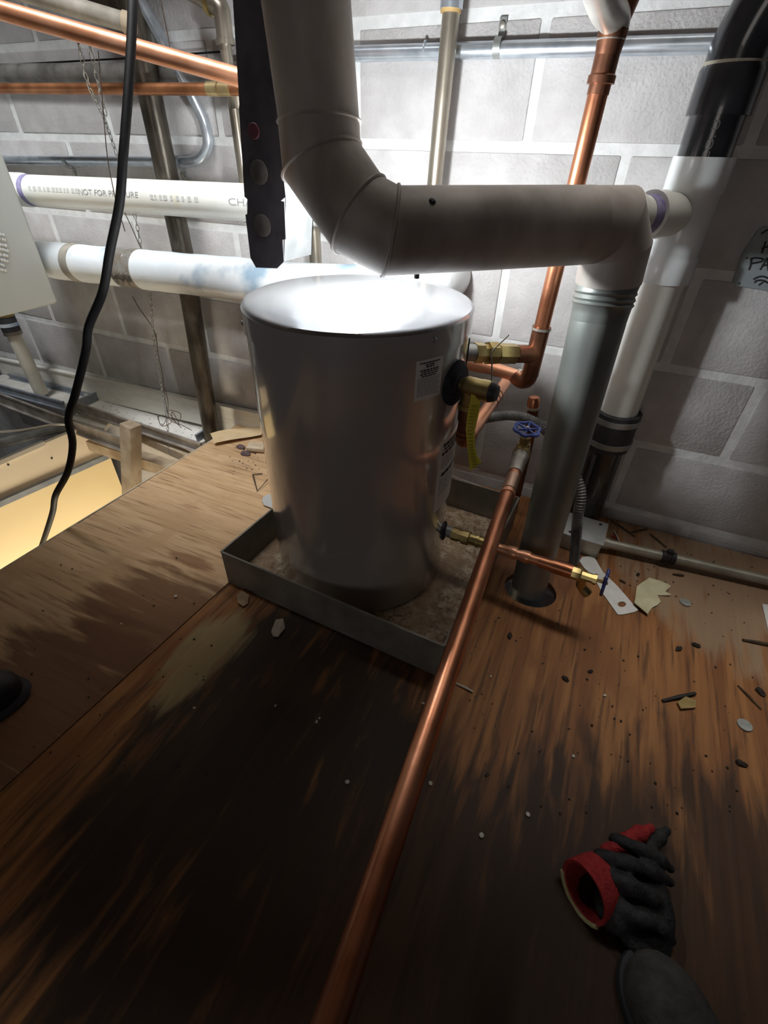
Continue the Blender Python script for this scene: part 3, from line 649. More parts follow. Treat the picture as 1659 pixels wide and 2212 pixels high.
# ------------------------------------------------------------------ insulated pipe
ip = thing('insulated_pipe', 'thick insulated pipe in shiny white jacket running along the wall to the heater', 'pipe', atY(450, 590, 1.12))
a, b = atY(-30, 548, 1.115), atY(640, 617, 1.115); RI = .054; ax = (b-a).normalized()
b2 = atY(868, 630, 1.12)
bm = nb(); pts = [a+(b-a)*(k/40) for k in range(41)]; tube(bm, pts, [RI*(1+.012*math.sin(k*1.7)+.01*math.sin(k*.6)) for k in range(41)], 32); obj('jacket', bm, insul, ip)
bm = nb(); tube(bm, [b, b2-ax*.03], RI*.99, 32); obj('jacket', bm, insul, ip)
bm = nb(); tube(bm, smooth([b2-ax*.04, b2+ax*.02, b2+ax*.055+V(0, .03, .01), b2+ax*.065+V(0, .09, .015), b2+ax*.065+V(0, .15, .015)], 5), RI*1.05, 28); obj('elbow_cover', bm, mat('white_jacket', (.74, .76, .77), (.82, .84, .84), .35, 0, 14, bump=.6, bscale=30), ip)
def ringat(px, py, w0, m, nm, k=1.0):
    q = atY(px, py, 1.115); s = (q-a).dot(ax); bm = nb(); n = 8
    lathe(bm, a+ax*s, ax, [(0, RI)]+[(w0*j/n, RI*(1.02+.02*((j*7) % 3)/3)*k) for j in range(n+1)]+[(w0, RI)], 32); return obj(nm, bm, m, ip)
ringat(163, 570, .035, dusty, 'joint_gap', 1.0); ringat(268, 580, .085, foil, 'foil_wrap', 1.01)

# ------------------------------------------------------------------ copper riser beside the heater
YR = 1.03
rs = thing('copper_riser', 'tall copper riser with tee and brass union joining the upper side of the heater', 'pipe', atY(1155, 762, YR))
T0 = atY(1156, 765, YR); T1 = atY(1300, 168, YR)
bm = nb(); tube(bm, [T0, T1], .0152, 24); obj('riser_tube', bm, copper, rs)
rd = (T1-T0).normalized()
bm = nb(); lathe(bm, T0-rd*.045, rd, [(0, .0175), (.093, .0175), (.095, .019), (.101, .019), (.101, .0152)], 24); obj('tee_run', bm, copper_dark, rs)
bm = nb(); lathe(bm, T0+rd*.050, rd, [(0, .0195), (.005, .0195)], 24); obj('solder_ring', bm, solder, rs)
uend = pHO+nHO*.0
ud = (T0-uend).normalized(); Lu = (T0-uend).length
bm = nb(); lathe(bm, T0-ud*.045, ud, [(0, .018), (.045, .018)], 24); obj('tee_branch', bm, copper_dark, rs)
bm = nb(); lathe(bm, uend+ud*.0, ud, [(0, .0165), (.030, .0165)], 24); obj('nipple', bm, galv, rs)
s0 = .024; Lb = Lu-.045-s0
bm = nb(); lathe(bm, uend+ud*s0, ud, [(0, .0205), (.018, .0205), (.018, .016)], facet=6); obj('union_nut', bm, brass, rs)
bm = nb(); lathe(bm, uend+ud*(s0+.018), ud, [(0, .018), (.010, .018), (.010, .0225), (.030, .0225), (.031, .018), (Lb*.7, .018)], facet=8); obj('union_body', bm, brass, rs)
bm = nb(); lathe(bm, uend+ud*(s0+.052), ud, [(0, .0205), (max(.012, Lb-.055), .0205), (Lb-.05, .017)], facet=6); obj('union_nut', bm, brass, rs)
# lower elbow and the branch running back behind the heater
e1 = T0-rd*.040; e2 = T0-rd*.085
bq = atZ(1035, 783, .452)
bm = nb(); tube(bm, arc_bend(e1, atY(1136, 832, YR), atY(1118, 812, YR+.012)+V(-.004, 0, 0), .016, 8), .0172, 20); obj('elbow', bm, copper_dark, rs)
q0 = atY(1120, 814, YR+.01)
bm = nb(); tube(bm, [q0+V(.006, 0, 0), q0+V(-.16, .045, .004)], .0135, 20); obj('branch_tube', bm, copper_bright, rs)
bm = nb(); lathe(bm, q0+V(.004, 0, 0), V(-1, .28, .02), [(0, .0165), (.008, .0165)], 20); obj('solder_ring', bm, solder, rs)
# top: coupling, flared collar, pale pipe bending toward the room
bm = nb(); lathe(bm, T1-rd*.02, rd, [(0, .0165), (.012, .0165), (.013, .0205), (.022, .0205), (.024, .018), (.07, .018)], 24); obj('coupling', bm, copper_dark, rs)
j = T1+rd*.085
bm = nb(); lathe(bm, T1+rd*.025, rd, [(0, .018), (.02, .0208), (.028, .0212)], 24); obj('flared_collar', bm, copper_dark, rs)
bm = nb(); tube(bm, [T1+rd*.05, T1+rd*.05+V(.02, .035, .09), T1+rd*.05+V(.028, .045, .3)], .017, 20); obj('back_branch', bm, copper_dark, rs)
bm = nb(); tube(bm, smooth([T1+rd*.040, T1+rd*.062+V(-.001, -.003, 0), atY(1306, 10, YR-.06), atY(1285, -70, YR-.14), atY(1235, -420, YR-.34)], 6), .0205, 24); obj('pale_pipe', bm, mat('tinned_pipe', (.40, .37, .33), (.58, .56, .52), .35, .6, 14, stretch=(1, 1, .3), detail=7), rs)

# ------------------------------------------------------------------ relief valve and its discharge pipe
tp = thing('relief_valve', 'brass relief valve with yellow tag on the upper side of the heater', 'valve', pTP)
nT = nTP; b0 = pTP+nT*.006
bm = nb(); lathe(bm, b0, nT, [(0, .011), (.016, .011)], 20); obj('inlet_nipple', bm, brass, tp)
bm = nb(); lathe(bm, b0+nT*.012, nT, [(0, .0145), (.008, .0175), (.034, .0175), (.034, .0185), (.050, .0185), (.052, .017)], 24); obj('valve_body', bm, brass, tp)
bm = nb(); lathe(bm, b0+nT*.063, nT, [(0, .018), (.006, .0165), (.012, .013), (.013, .004)], 24); obj('valve_cap', bm, rubber, tp)
oc = b0+nT*.026
bm = nb(); lathe(bm, oc, (0, 0, -1), [(0, .016), (.030, .016), (.031, .0185), (.040, .0185), (.040, .014)], 20); obj('outlet_neck', bm, brass, tp)
bm = nb(); lathe(bm, oc-Z*.038, (0, 0, -1), [(0, .0165), (.024, .0165), (.024, .0145), (.052, .0145), (.053, .0165), (.056, .0165)], 22); obj('copper_adapter', bm, copper_dark, tp)
dz = oc.z-.110
bm = nb(); tube(bm, arc_bend(oc-Z*.085, V(oc.x, oc.y, dz), V(oc.x+.002, oc.y+.035, dz), .014, 8), .0155, 20); obj('discharge_elbow', bm, copper, tp)
D1 = V(oc.x+.004, 1.16, dz+.004)
bm = nb(); tube(bm, [V(oc.x+.002, oc.y+.02, dz), D1], .0135, 20); obj('discharge_tube', bm, copper_bright, tp)
for f in (.50, .56, .62): 
    q = V(oc.x+.002, oc.y+.02, dz).lerp(D1, f); bm = nb(); lathe(bm, q, V(0, 1, 0), [(0, .0145), (.003, .0145)], 20); obj('tube_ring', bm, copper_dark, tp)
bm = nb(); tube(bm, arc_bend(D1-V(0, .02, 0), D1+V(0, .016, 0), D1+V(-.05, .016, 0), .015, 8), .016, 20); obj('discharge_elbow', bm, copper_dark, tp)
bm = nb(); tube(bm, [D1+V(-.045, .016, 0), D1+V(-.2, .016, .002)], .0135, 20); obj('discharge_tube', bm, copper_bright, tp)
bm = nb(); lathe(bm, D1+V(-.042, .016, 0), V(-1, 0, 0), [(0, .0165), (.006, .0165)], 20); obj('solder_ring', bm, solder, tp)
# yellow tag, long and twisting
YT = (b0+nT*.06).y-.012
tp_pts = [(1027, 845, 16), (1026, 870, 22), (1021, 900, 24), (1016, 930, 20), (1017, 960, 17), (1021, 985, 19), (1028, 1008, 25)]
rings = []
for i, (x, y, hw) in enumerate(tp_pts):
    tw = .006*math.sin(i*.9); L0 = atY(x-hw*.5, y-(2 if i < 6 else -10), YT-tw); R0 = atY(x+hw*.5, y-(0 if i < 6 else 10), YT+tw); n = V(0, -1, 0)*.0005
    rings.append([L0, R0, R0-n, L0-n])
bm = nb(); loft(bm, rings); tg = obj('yellow_tag', bm, tag_y, tp)
bm = nb()
for i in range(1, 6):
    for f in (.25, .5, .75, 1.0):
        x, y, hw = tp_pts[i]; x2, y2, h2 = tp_pts[i+1]; k = f; cx_ = x+(x2-x)*k; cy_ = y+(y2-y)*k; hh = (hw+(h2-hw)*k)*.34
        tw = .003; Y_ = YT-.0075
        q = [atY(cx_-hh, cy_, Y_), atY(cx_+hh*.8, cy_+1, Y_), atY(cx_+hh*.8, cy_+2.4, Y_), atY(cx_-hh, cy_+1.4, Y_)]
        bm.faces.new([bm.verts.new(v) for v in q])
obj('tag_print', bm, mat('tag_ink', (.2, .17, .02), rough=.7), tg)
bm = nb(); tube(bm, smooth([b0+nT*.062+V(0, 0, .016), b0+nT*.055+V(0, .01, .045), b0+nT*.05+V(0, .02, .06), b0+nT*.075+V(0, .01, .095)], 5), .0012, 6); obj('tag_wire', bm, steelp, tp)

# ------------------------------------------------------------------ long copper pipe with gate valve
lp = thing('copper_pipe', 'long copper pipe running toward the viewer from the blue wheel valve', 'pipe', V(-.08, .5, .27))
F0 = V(-.1085, 1.055, .272); F1 = V(-.040, -.22, .262)
ld = (F1-F0).normalized()
bm = nb(); tube(bm, [F0+ld*.03, F1], .0146, 28); obj('tube', bm, copper, lp)
for s, m, L_n, rr in ((.055, solder, .055, .0165), (.125, mat('copper_pale', (.55, .34, .24), (.66, .48, .36), .35, .8, 20), .06, .0158), (.19, copper_bright, .012, .0165)):
    bm = nb(); lathe(bm, F0+ld*s, ld, [(0, rr), (L_n, rr)], 24); obj('sleeve', bm, m, lp)
bm = nb(); lathe(bm, F0+ld*.012, ld, [(0, .017), (.012, .019), (.03, .019), (.045, .0165)], 24); obj('valve_body', bm, solder, lp)
bm = nb(); lathe(bm, F0-ld*.03, ld, [(0, .0165), (.02, .0175), (.04, .0205), (.055, .0205)], 24); obj('valve_body', bm, brass, lp)
bm = nb(); lathe(bm, F0+V(0, 0, .008), Z, [(0, .015), (.012, .015), (.012, .012), (.022, .011), (.022, .0125), (.03, .0125)], facet=8); obj('valve_bonnet', bm, brass, lp)
bm = nb(); cyl(bm, F0+V(0, 0, .03), F0+V(0, 0, .058), .0042, 12); obj('valve_stem', bm, brass, lp)
def handwheel(parent, c, n, R, m, lobes=6):
    u, v = perp(n); n = Vector(n).normalized(); bm = nb()
    ring = [c+(u*math.cos(t)+v*math.sin(t))*R*(1+.09*math.cos(lobes*t)) for t in np.linspace(0, 2*math.pi, 48, endpoint=False)]
    tube(bm, ring, R*.14, 8, closed=True)
    for k in range(lobes):
        t = 2*math.pi*k/lobes; tube(bm, [c+(u*math.cos(t)+v*math.sin(t))*R*.2, c+(u*math.cos(t)+v*math.sin(t))*R], R*.10, 8)
    lathe(bm, c-n*R*.15, n, [(0, R*.26), (R*.3, R*.26)], 16)
    o = obj('hand_wheel', bm, m, parent); o['label'] = 'blue hand wheel'; bm = nb()
    lathe(bm, c+n*R*.15, n, [(0, R*.16), (R*.1, R*.12)], 6); obj('wheel_nut', bm, solder, o)
handwheel(lp, F0+V(0, 0, .058), V(0.05, -.1, 1), .0285, blue_m)
# capped copper stub behind the valve
cs = thing('copper_stub', 'short capped copper stub standing behind the blue wheel valve', 'pipe', atY(1143, 945, 1.18))
q0, q1 = atY(1143, 945, 1.18), atY(1153, 872, 1.18)
bm = nb(); tube(bm, [V(q0.x, q0.y, 0.0), q0, q1], .0140, 20); obj('tube', bm, copper_dark, cs)
bm = nb(); lathe(bm, q1-Z*.012, q1-q0, [(0, .0155), (.024, .0155), (.03, .012), (.032, .003)], 20); obj('cap', bm, copper, cs)
bm = nb(); lathe(bm, q1-Z*.014, q1-q0, [(0, .0165), (.006, .0165)], 20); obj('solder_ring', bm, solder, cs)

# ------------------------------------------------------------------ drain line
dr = thing('drain_line', 'low copper drain line from the heater base ending in a blue handled valve', 'pipe', pDR)
A = pDR+nDR*0; B = atY(1250, 1240, .825); d = (B-A).normalized(); L = (B-A).length
bm = nb(); lathe(bm, A, d, [(0, .0135), (.035, .0135)], 20); obj('nipple', bm, galv, dr)
bm = nb(); lathe(bm, A+d*.022, d, [(0, .0165), (.016, .0165), (.016, .0145), (.026, .0145), (.026, .0175), (.042, .0175), (.044, .014)], facet=8); obj('union', bm, brass, dr)
bm = nb(); lathe(bm, A+d*.066, d, [(0, .0135), (.015, .0135), (.016, .0155), (.022, .0155), (.022, .013), (.06, .013), (.06, .0145), (.066, .0145)], 20); obj('adapter', bm, brass, dr)
bm = nb(); cyl(bm, A+d*.12, B-d*.03, .0112, 20); obj('tube', bm, copper_bright, dr)
for s in (.155, .185): bm = nb(); lathe(bm, A+d*s, d, [(0, .013), (.012, .0145), (.018, .0145), (.022, .013)], 20); obj('coupling', bm, copper_bright, dr)
bm = nb(); lathe(bm, B-d*.085, d, [(0, .013), (.03, .013), (.03, .0155), (.072, .0155)], 20); obj('female_adapter', bm, copper, dr)
bm = nb(); lathe(bm, B-d*.016, d, [(0, .015), (.018, .015), (.022, .012), (.022, .010), (.045, .010), (.045, .012), (.052, .012)], facet=8); obj('valve_body', bm, brass, dr)
bm = nb(); tube(bm, arc_bend(B+d*.008, B+d*.012-Z*.03, B+d*.03-Z*.045, .012, 5), [.010]*7+[.011], 14); obj('hose_outlet', bm, brass, dr)
bm = nb(); cyl(bm, B+d*.034, B+d*.052, .004, 10); obj('valve_stem', bm, brass, dr)
handwheel(dr, B+d*.052, d, .0245, mat('dark_blue_enamel', (.02, .03, .16), (.035, .05, .22), .4, 0, 40))

# ------------------------------------------------------------------ armoured cable and floor box
fc = smooth([atY(1020, 918, 1.15), atY(1050, 904, 1.15), atY(1110, 898, 1.14), atY(1160, 915, 1.12), atY(1205, 960, 1.08), atY(1252, 1050, 1.03), atY(1248, 1120, 1.01), atZ(1240, 1214, .01)], 24)
dd = [0]
for i in range(1, len(fc)): dd.append(dd[-1]+(fc[i]-fc[i-1]).length)
n = int(dd[-1]/.0016); pts = []
j = 0
for k in range(n):
    s = dd[-1]*k/(n-1)
    while j < len(dd)-2 and dd[j+1] < s: j += 1
    pts.append(fc[j].lerp(fc[j+1], (s-dd[j])/max(1e-6, dd[j+1]-dd[j])))
bm = nb(); tube(bm, pts, [.0116+.0016*math.sin(k*math.pi/2) for k in range(n)], 12)
tag(obj('armoured_cable', bm, mat('armour_grey', (.16, .16, .155), (.28, .28, .27), .5, .4, 40), ang=80), 'ribbed grey armoured cable arching behind the vent drop to the deck', 'cable')
jb = thing('junction_box', 'grey electrical junction box with flat cover on the deck by the wall', 'junction box', V(.092, 1.145, 0))
rz = Matrix.Rotation(-.05, 3, 'Z')
bm = nb(); box(bm, V(.09, 1.126, .024), (.098, .098, .046), rz, .003); obj('box_body', bm, emt_dusty, jb)
bm = nb(); box(bm, V(.09, 1.126, .049), (.105, .103, .003), rz, .0012); obj('cover', bm, mat('box_cover', (.42, .44, .43), (.52, .54, .53), .5, .2, 30), jb)
for s in (-1, 1): bm = nb(); lathe(bm, V(.09+.035*s, 1.126+.035*s, .050), Z, [(0, .005), (.002, .004)], 10); obj('screw', bm, ink, jb)
bm = nb(); lathe(bm, V(.075, 1.076, .024), V(0, -1, 0), [(0, .010), (.002, .010), (.003, .006)], 16); obj('knockout', bm, white_grit, jb)
fcn = thing('floor_conduit', 'dull grey metal conduit on the deck leading right from the junction box', 'conduit', V(.3, 1.1, .02))
A = V(.142, 1.118, .026); B = atZ(1659, 1254, .022)
bm = nb(); tube(bm, [A, B+(B-A)*1.6], .0125, 18); obj('tube', bm, emt_dusty, fcn)
d = (B-A).normalized(); bm = nb(); lathe(bm, A-d*.006, d, [(0, .017), (.01, .017), (.01, .015), (.02, .015)], 12); obj('box_connector', bm, emt_dusty, fcn)
q = A+d*((atZ(1441, 1196, .024)-A).dot(d)); bm = nb(); lathe(bm, q, d, [(-.016, .0165), (-.005, .0165), (-.004, .0145), (.004, .0145), (.005, .0165), (.016, .0165)], 12); box(bm, q+V(0, 0, .018), (.014, .012, .012)); o = obj('set_screw_coupling', bm, ink, fcn); o['label'] = 'black coupling'

# ------------------------------------------------------------------ drain stack at the right
YS = 1.222
sk = thing('drain_stack', 'upright plastic drain stack, black above and below with a white tee between', 'pipe', V(.075, YS, 0))
s_top = atY(1503, 345, YS); s_t0 = atY(1497, 360, YS)
Xs = .0655
def sp_(z): return V(Xs+(.09-z*.05)*.15, YS, z)
bm = nb(); tube(bm, [sp_(.345), sp_(.66)], .0445, 36); obj('white_tube', bm, pvc, sk)
bm = nb(); lathe(bm, sp_(.640), Z, [(0, .0445), (0, .0525), (.045, .0525), (.05, .049), (.150, .049), (.155, .0525), (.206, .0525), (.206, .0445)], 40); obj('tee_body', bm, pvc_blue, sk)
tb = sp_(.757); bd = V(-.55, -.80, 0.02).normalized()
bm = nb(); lathe(bm, tb, bd, [(.02, .036), (.078, .036), (.080, .039), (.112, .039), (.112, .032)], 32); obj('tee_branch', bm, pvc, sk)
bm = nb(); lathe(bm, tb+bd*.105, bd, [(0, .0325), (.03, .0325)], 32); o = obj('primer_band', bm, primer, sk); o['label'] = 'purple primer band'
bm = nb(); lathe(bm, tb+bd*.13, bd, [(0, .0315), (.03, .0315), (.03, .037), (.065, .037), (.065, .03)], 32); obj('branch_stub', bm, pvc, sk)
bm = nb(); tube(bm, [sp_(.835), sp_(.905)], .0445, 36); obj('black_tube', bm, abs_b, sk)
bm = nb(); lathe(bm, sp_(.903), Z, [(0, .0445), (0, .051), (.058, .051), (.066, .0475)], 40); obj('hub', bm, abs_b, sk)
bm = nb(); lathe(bm, sp_(.9655), Z, [(0, .0482), (.006, .0478)], 40); obj('hub_rim', bm, mat('cement_line', (.34, .31, .24), rough=.6), sk)
tp0 = sp_(.96)
bm = nb(); tube(bm, smooth([tp0, tp0+V(.002, 0, .04), tp0+V(.022, -.004, .095), tp0+V(.075, -.012, .15), tp0+V(.16, -.02, .20), tp0+V(.3, -.03, .27)], 6), .0465, 36); obj('elbow', bm, abs_b, sk)
q = tp0+V(.045, -.008, .122); bm = nb(); lathe(bm, q, V(.75, -.1, .75), [(0, .0505), (.10, .0505)], 36); obj('hub', bm, abs_b, sk)
cz = .345
bm = nb(); lathe(bm, sp_(cz-.095), Z, [(0, .0445), (0, .052), (.03, .054), (.07, .053), (.098, .0545), (.1, .052), (.1, .045)], 40); cp_ = obj('rubber_coupling', bm, rubber, sk)
for z_ in (cz-.082, cz-.022): bm = nb(); lathe(bm, sp_(z_), Z, [(0, .0548), (.0, .0555), (.014, .0565), (.014, .0548)], 40); obj('clamp_band', bm, galv, cp_)
bm = nb(); tube(bm, [sp_(-.04), sp_(cz-.09)], .0445, 36); obj('black_tube', bm, abs_b, sk)
bm = nb(); bar(bm, sp_(.02)+V(-.02, -.0435, 0), sp_(.24)+V(-.02, -.0435, 0), .008, .0012, (0, 1, 0)); obj('print', bm, mat('abs_print', (.10, .10, .11), rough=.6), sk)
bm = nb(); ax_ = Z; ang = frame_on_pipe(ax_, V(-.02, -1, 0)); wrap_text(bm, 'CO. U', .016, sp_(.84), ax_, .0445, ang, -1, 1.3); obj('print', bm, mat('abs_print2', (.28, .29, .30), rough=.6), sk)

# ------------------------------------------------------------------ white cabinet at the left edge with its drain
XB = -1.64
cb = thing('white_cabinet', 'white enamelled cabinet cut off by the left edge, with a cluster of vent perforations', 'cabinet', atX(127, 655, XB))
far = atX(127, 655, XB); zt = atX(8, 300, XB).z; zb = atX(127, 655, XB).z-.0; yf = far.y
bm = nb(); prism(bm, [V(XB, yf, zb), V(XB, yf, zt-.03), V(XB, yf-.02, zt), V(XB, .3, zt), V(XB, .3, zb)], (-.4, 0, 0)); bmesh.ops.bevel(bm, geom=list(bm.edges), offset=.006, segments=2, affect='EDGES'); obj('cabinet_body', bm, white_paint, cb)
rnd = random.Random(11); bm = nb()
for i in range(7):
    for j in range(8):
        if (i-3)**2/12+(j-3.5)**2/16 < 1.1 and i >= 0:
            q = atX(-22+i*6+(j % 2)*3+rnd.uniform(-1.5, 1.5), 500+j*11+i*1.5, XB+.0004); lathe(bm, q, (1, 0, 0), [(0, .0042*rnd.uniform(.7, 1.1)), (.0015, .0036), (.0025, .0015)], 8)
p_ = obj('perforations', bm, mat('perforation_glint', (.95, .97, .97), rough=.3), cb); p_['kind'] = 'stuff'  # raised perforations coloured white to paint in their glints
YD = 1.17
cdn = thing('condensate_pipe', 'cream plastic pipe with black clamped coupling dropping below the white cabinet', 'pipe', atY(82, 838, YD))
A, B = atY(14, 690, YD), atY(88, 845, YD); d = (B-A).normalized()
bm = nb(); tube(bm, [A, B+d*.012], .0265, 24); obj('tube', bm, mat('cream_pvc', (.64, .61, .52), (.74, .71, .62), .45, 0, 20), cdn)
bm = nb(); lathe(bm, A-d*.03, d, [(0, .027), (.01, .033), (.075, .033), (.078, .028)], 28); cq = obj('rubber_coupling', bm, rubber, cdn)
for s, m in ((-.025, brass), (.012, mat('blue_white_band', (.2, .35, .6), (.75, .78, .8), .5, 0, 9)), (.045, steelp)):
    bm = nb(); lathe(bm, A+d*s, d, [(0, .0342), (.013, .0342)], 28); obj('clamp_band', bm, m, cq)

# ------------------------------------------------------------------ hanging black cord
cpts = [(287, -30, .77), (285, 60, .775), (277, 200, .785), (266, 340, .80), (258, 440, .82), (238, 540, .84), (222, 630, .86), (192, 705, .885), (185, 760, .905), (163, 850, .95), (148, 905, 1.0), (157, 960, 1.06), (146, 1020, 1.14), (120, 1070, 1.24), (114, 1105, 1.32), (100, 1150, 1.45), (84, 1195, 1.62), (60, 1260, 1.75)]
bm = nb(); tube(bm, smooth([atD(*p) for p in cpts], 6), .0076, 14)
tag(obj('hanging_cable', bm, cord_m), 'thick black electrical cord hanging in front of the pipes at left', 'cord')

# ------------------------------------------------------------------ chains and loose wire at the left
def link_mesh():
    bm = nb(); ring = []
    for t in np.linspace(0, 2*math.pi, 12, endpoint=False): ring.append(V(0, .0042*math.cos(t), .0105*math.sin(t)))
    tube(bm, ring, .00135, 5, closed=True); finish(bm, 80); me = bpy.data.meshes.new('link'); bm.to_mesh(me); bm.free(); me.materials.append(zinc); return me
LM = link_mesh()
def chain(label, pts):
    p = smooth(pts, 10); t = thing('chain', label, 'chain', p[-1]); d = [0]
    for i in range(1, len(p)): d.append(d[-1]+(p[i]-p[i-1]).length)
    s = 0; j = 0; k = 0
    while s < d[-1] and k < 290:
        while j < len(d)-2 and d[j+1] < s: j += 1
        q = p[j].lerp(p[j+1], (s-d[j])/max(1e-6, d[j+1]-d[j])); ax = (p[j+1]-p[j]).normalized()
        o = bpy.data.objects.new('link', LM); COL.objects.link(o); o.parent = t; o.location = q-p[-1]
        o.rotation_euler = (ax.to_track_quat('Z', 'X') @ Matrix.Rotation(math.pi/2*(k % 2)+.5, 3, 'Z').to_quaternion()).to_euler()
        s += .0172; k += 1
    return t
chain('long zinc chain hanging down the wall behind the white pipe to the ceiling tile', [atY(168, 85, 1.08), atY(190, 180, 1.105), atY(222, 250, 1.17), atY(244, 310, 1.215), atY(285, 440, 1.225), atY(310, 560, 1.225), atY(325, 645, 1.215), atY(333, 740, 1.2), atY(348, 830, 1.19), atY(360, 900, 1.16), atY(366, 980, 1.10)])
chain('shorter zinc chain looped beside the longer one at the top left', [atY(190, 80, 1.09), atY(205, 150, 1.10), atY(218, 205, 1.11), atY(228, 248, 1.12)])
wt = thing('wire_tangle', 'tangle of thin dark wires lying on the ceiling tile by the chain', 'wire', atY(360, 905, 1.13))
rnd = random.Random(4)
for k, px in enumerate(([(352, 830), (362, 862), (366, 905), (392, 918), (415, 930)], [(366, 886), (388, 892), (390, 905), (384, 912)], [(341, 906), (345, 897), (360, 902), (352, 918), (348, 915)], [(340, 898), (349, 920), (370, 912), (372, 890), (388, 918)], [(366, 893), (380, 912), (392, 924), (372, 905)], [(337, 720), (341, 760), (351, 810), (356, 860), (364, 900)])):
    bm = nb(); tube(bm, smooth([atY(x, y, 1.125-.03*(k % 2)) if k < 5 else atY(x, y, 1.2) for x, y in px], 6), .0013, 5); obj('wire_strand', bm, wire_m, wt)
for lab, px, r in (('thin brown wire hanging straight over the white pipe', [(212, 110), (222, 230), (232, 340), (243, 400), (252, 440), (270, 500)], .0013), ('thin dark wire dangling beside the bent conduit', [(345, -10), (363, 80), (368, 110)], .0012), ('fine wire hanging from behind the insulated pipe', [(286, 640), (300, 665), (318, 690), (332, 712), (340, 745)], .0014), ('slanting dark wire between white pipe and insulated pipe', [(240, 405), (272, 465), (308, 545)], .0013)):
    bm = nb(); tube(bm, smooth([atY(x, y, 1.085) if 'insulated' not in lab else atY(x, y, 1.21) for x, y in px], 5), r, 5); tag(obj('loose_wire', bm, wire_m), lab, 'wire')

# ------------------------------------------------------------------ handwritten sign at the right edge
YG = 1.268
sg = thing('wall_sign', 'grey plate with black handwriting fixed to the block wall at right', 'sign', atY(1640, 560, YG))
po = [(1583, 610), (1602, 552), (1636, 500), (1648, 490), (1700, 486), (1760, 560), (1720, 640), (1650, 627), (1590, 617)]
bm = nb(); prism(bm, [atY(x, y, YG) for x, y in po], (0, .006, 0)); obj('plate', bm, sign_m, sg)
def stroke(bm, px, r=.0016): 
    p = smooth([atY(x, y, YG-.0004) for x, y in px], 4); tube(bm, p, r, 6, flat=1)
bm = nb()
for s in ([(1644, 505), (1652, 500), (1659, 496), (1668, 494)], [(1654, 521), (1650, 534), (1645, 547)], [(1645, 537), (1653, 534), (1662, 532)], [(1671, 520), (1666, 534), (1660, 548)],
          [(1623, 558), (1621, 572), (1617, 583)], [(1620, 559), (1632, 557), (1647, 559), (1643, 565), (1624, 569)], [(1641, 583), (1650, 568), (1657, 558), (1659, 584)], [(1645, 574), (1658, 572)],
          [(1627, 603), (1638, 598), (1648, 597), (1659, 601)], [(1630, 611), (1632, 607), (1643, 605), (1652, 608), (1662, 612)], [(1638, 616), (1645, 611), (1652, 605)], [(1611, 558), (1615, 556)], [(1594, 614), (1598, 610)]): stroke(bm, s)
obj('handwriting', bm, ink, sg)

# ------------------------------------------------------------------ litter on the deck
def fl(x, y, z=.002): return atZ(x, y, z)
def sheet(name, px, m, label, cat, curl=0.0, th=.0012, z=.0028, holes=()):
    bm = nb(); es = []
    for lp_ in [px]+list(holes):
        vs = [bm.verts.new(fl(x, y, z)) for x, y in lp_]
        for i in range(len(vs)): es.append(bm.edges.new((vs[i], vs[(i+1) % len(vs)])))
    bmesh.ops.triangle_fill(bm, use_beauty=True, edges=es)
    c = sum((v.co for v in bm.verts), Vector())/len(bm.verts)
    if curl:
        bmesh.ops.subdivide_edges(bm, edges=list(bm.edges), cuts=2, use_grid_fill=True)
        for v in bm.verts: v.co.z += curl*((v.co-c).length/.05)**2*(.5+.5*math.sin(v.co.x*90+v.co.y*60))
    r = bmesh.ops.extrude_face_region(bm, geom=list(bm.faces)); bmesh.ops.translate(bm, verts=[g for g in r['geom'] if isinstance(g, bmesh.types.BMVert)], vec=(0, 0, th))
    return tag(obj(name, bm, m), label, cat)
def circ(cx, cy, rx, ry, n=12): return [(cx+rx*math.cos(t), cy+ry*math.sin(t)) for t in np.linspace(0, 2*math.pi, n, endpoint=False)]
sheet('hang_tag', [(1251, 1212), (1257, 1204), (1282, 1201), (1302, 1236), (1335, 1268), (1378, 1318), (1372, 1322), (1345, 1328), (1334, 1328), (1300, 1280), (1280, 1243), (1262, 1228)], paper, 'long white cardboard tag with two punched holes beside the blue drain handle', 'tag', holes=(circ(1343, 1306, 9, 6), circ(1308, 1251, 6, 5)))
sheet('torn_paper', [(1375, 1268), (1385, 1262), (1402, 1249), (1420, 1258), (1446, 1272), (1436, 1280), (1449, 1288), (1420, 1286), (1427, 1300), (1420, 1308), (1408, 1314), (1400, 1324), (1398, 1331), (1385, 1322), (1367, 1308), (1372, 1292)], cream_paper, 'crumpled torn cream paper lying right of the white tag', 'paper', curl=.006)
sheet('paper_scrap', [(1646, 1305), (1700, 1312), (1700, 1370), (1659, 1362)], paper, 'white paper corner at the right edge of the picture', 'paper')
kp = thing('kraft_paper', 'folded strip of brown kraft paper on the deck behind the heater', 'paper', fl(500, 945))
A, B = V(-1.145, 1.095, .004), V(-.86, 1.18, .006); n = (B-A).normalized(); s = V(-n.y, n.x, 0)
a3, b3 = fl(462, 958), fl(585, 935)
n = (b3-a3).normalized(); s = V(-n.y, n.x, 0)
bm = nb(); rings = []
for k in range(9):
    t = k/8; c = a3.lerp(b3, t); wv = .004*math.sin(t*7)
    rings.append([c+s*-.004+V(0, 0, .004), c+s*-.02+V(0, 0, .011+wv*.5), c+s*-.006+V(0, 0, .020+wv), c+s*.07+V(0, 0, .006+wv), c+s*.07+V(0, 0, .005+wv), c+s*-.005+V(0, 0, .0185+wv), c+s*-.0185+V(0, 0, .011+wv*.5), c+s*-.004+V(0, 0, .003)])
loft(bm, rings); obj('folded_sheet', bm, kraft, kp)
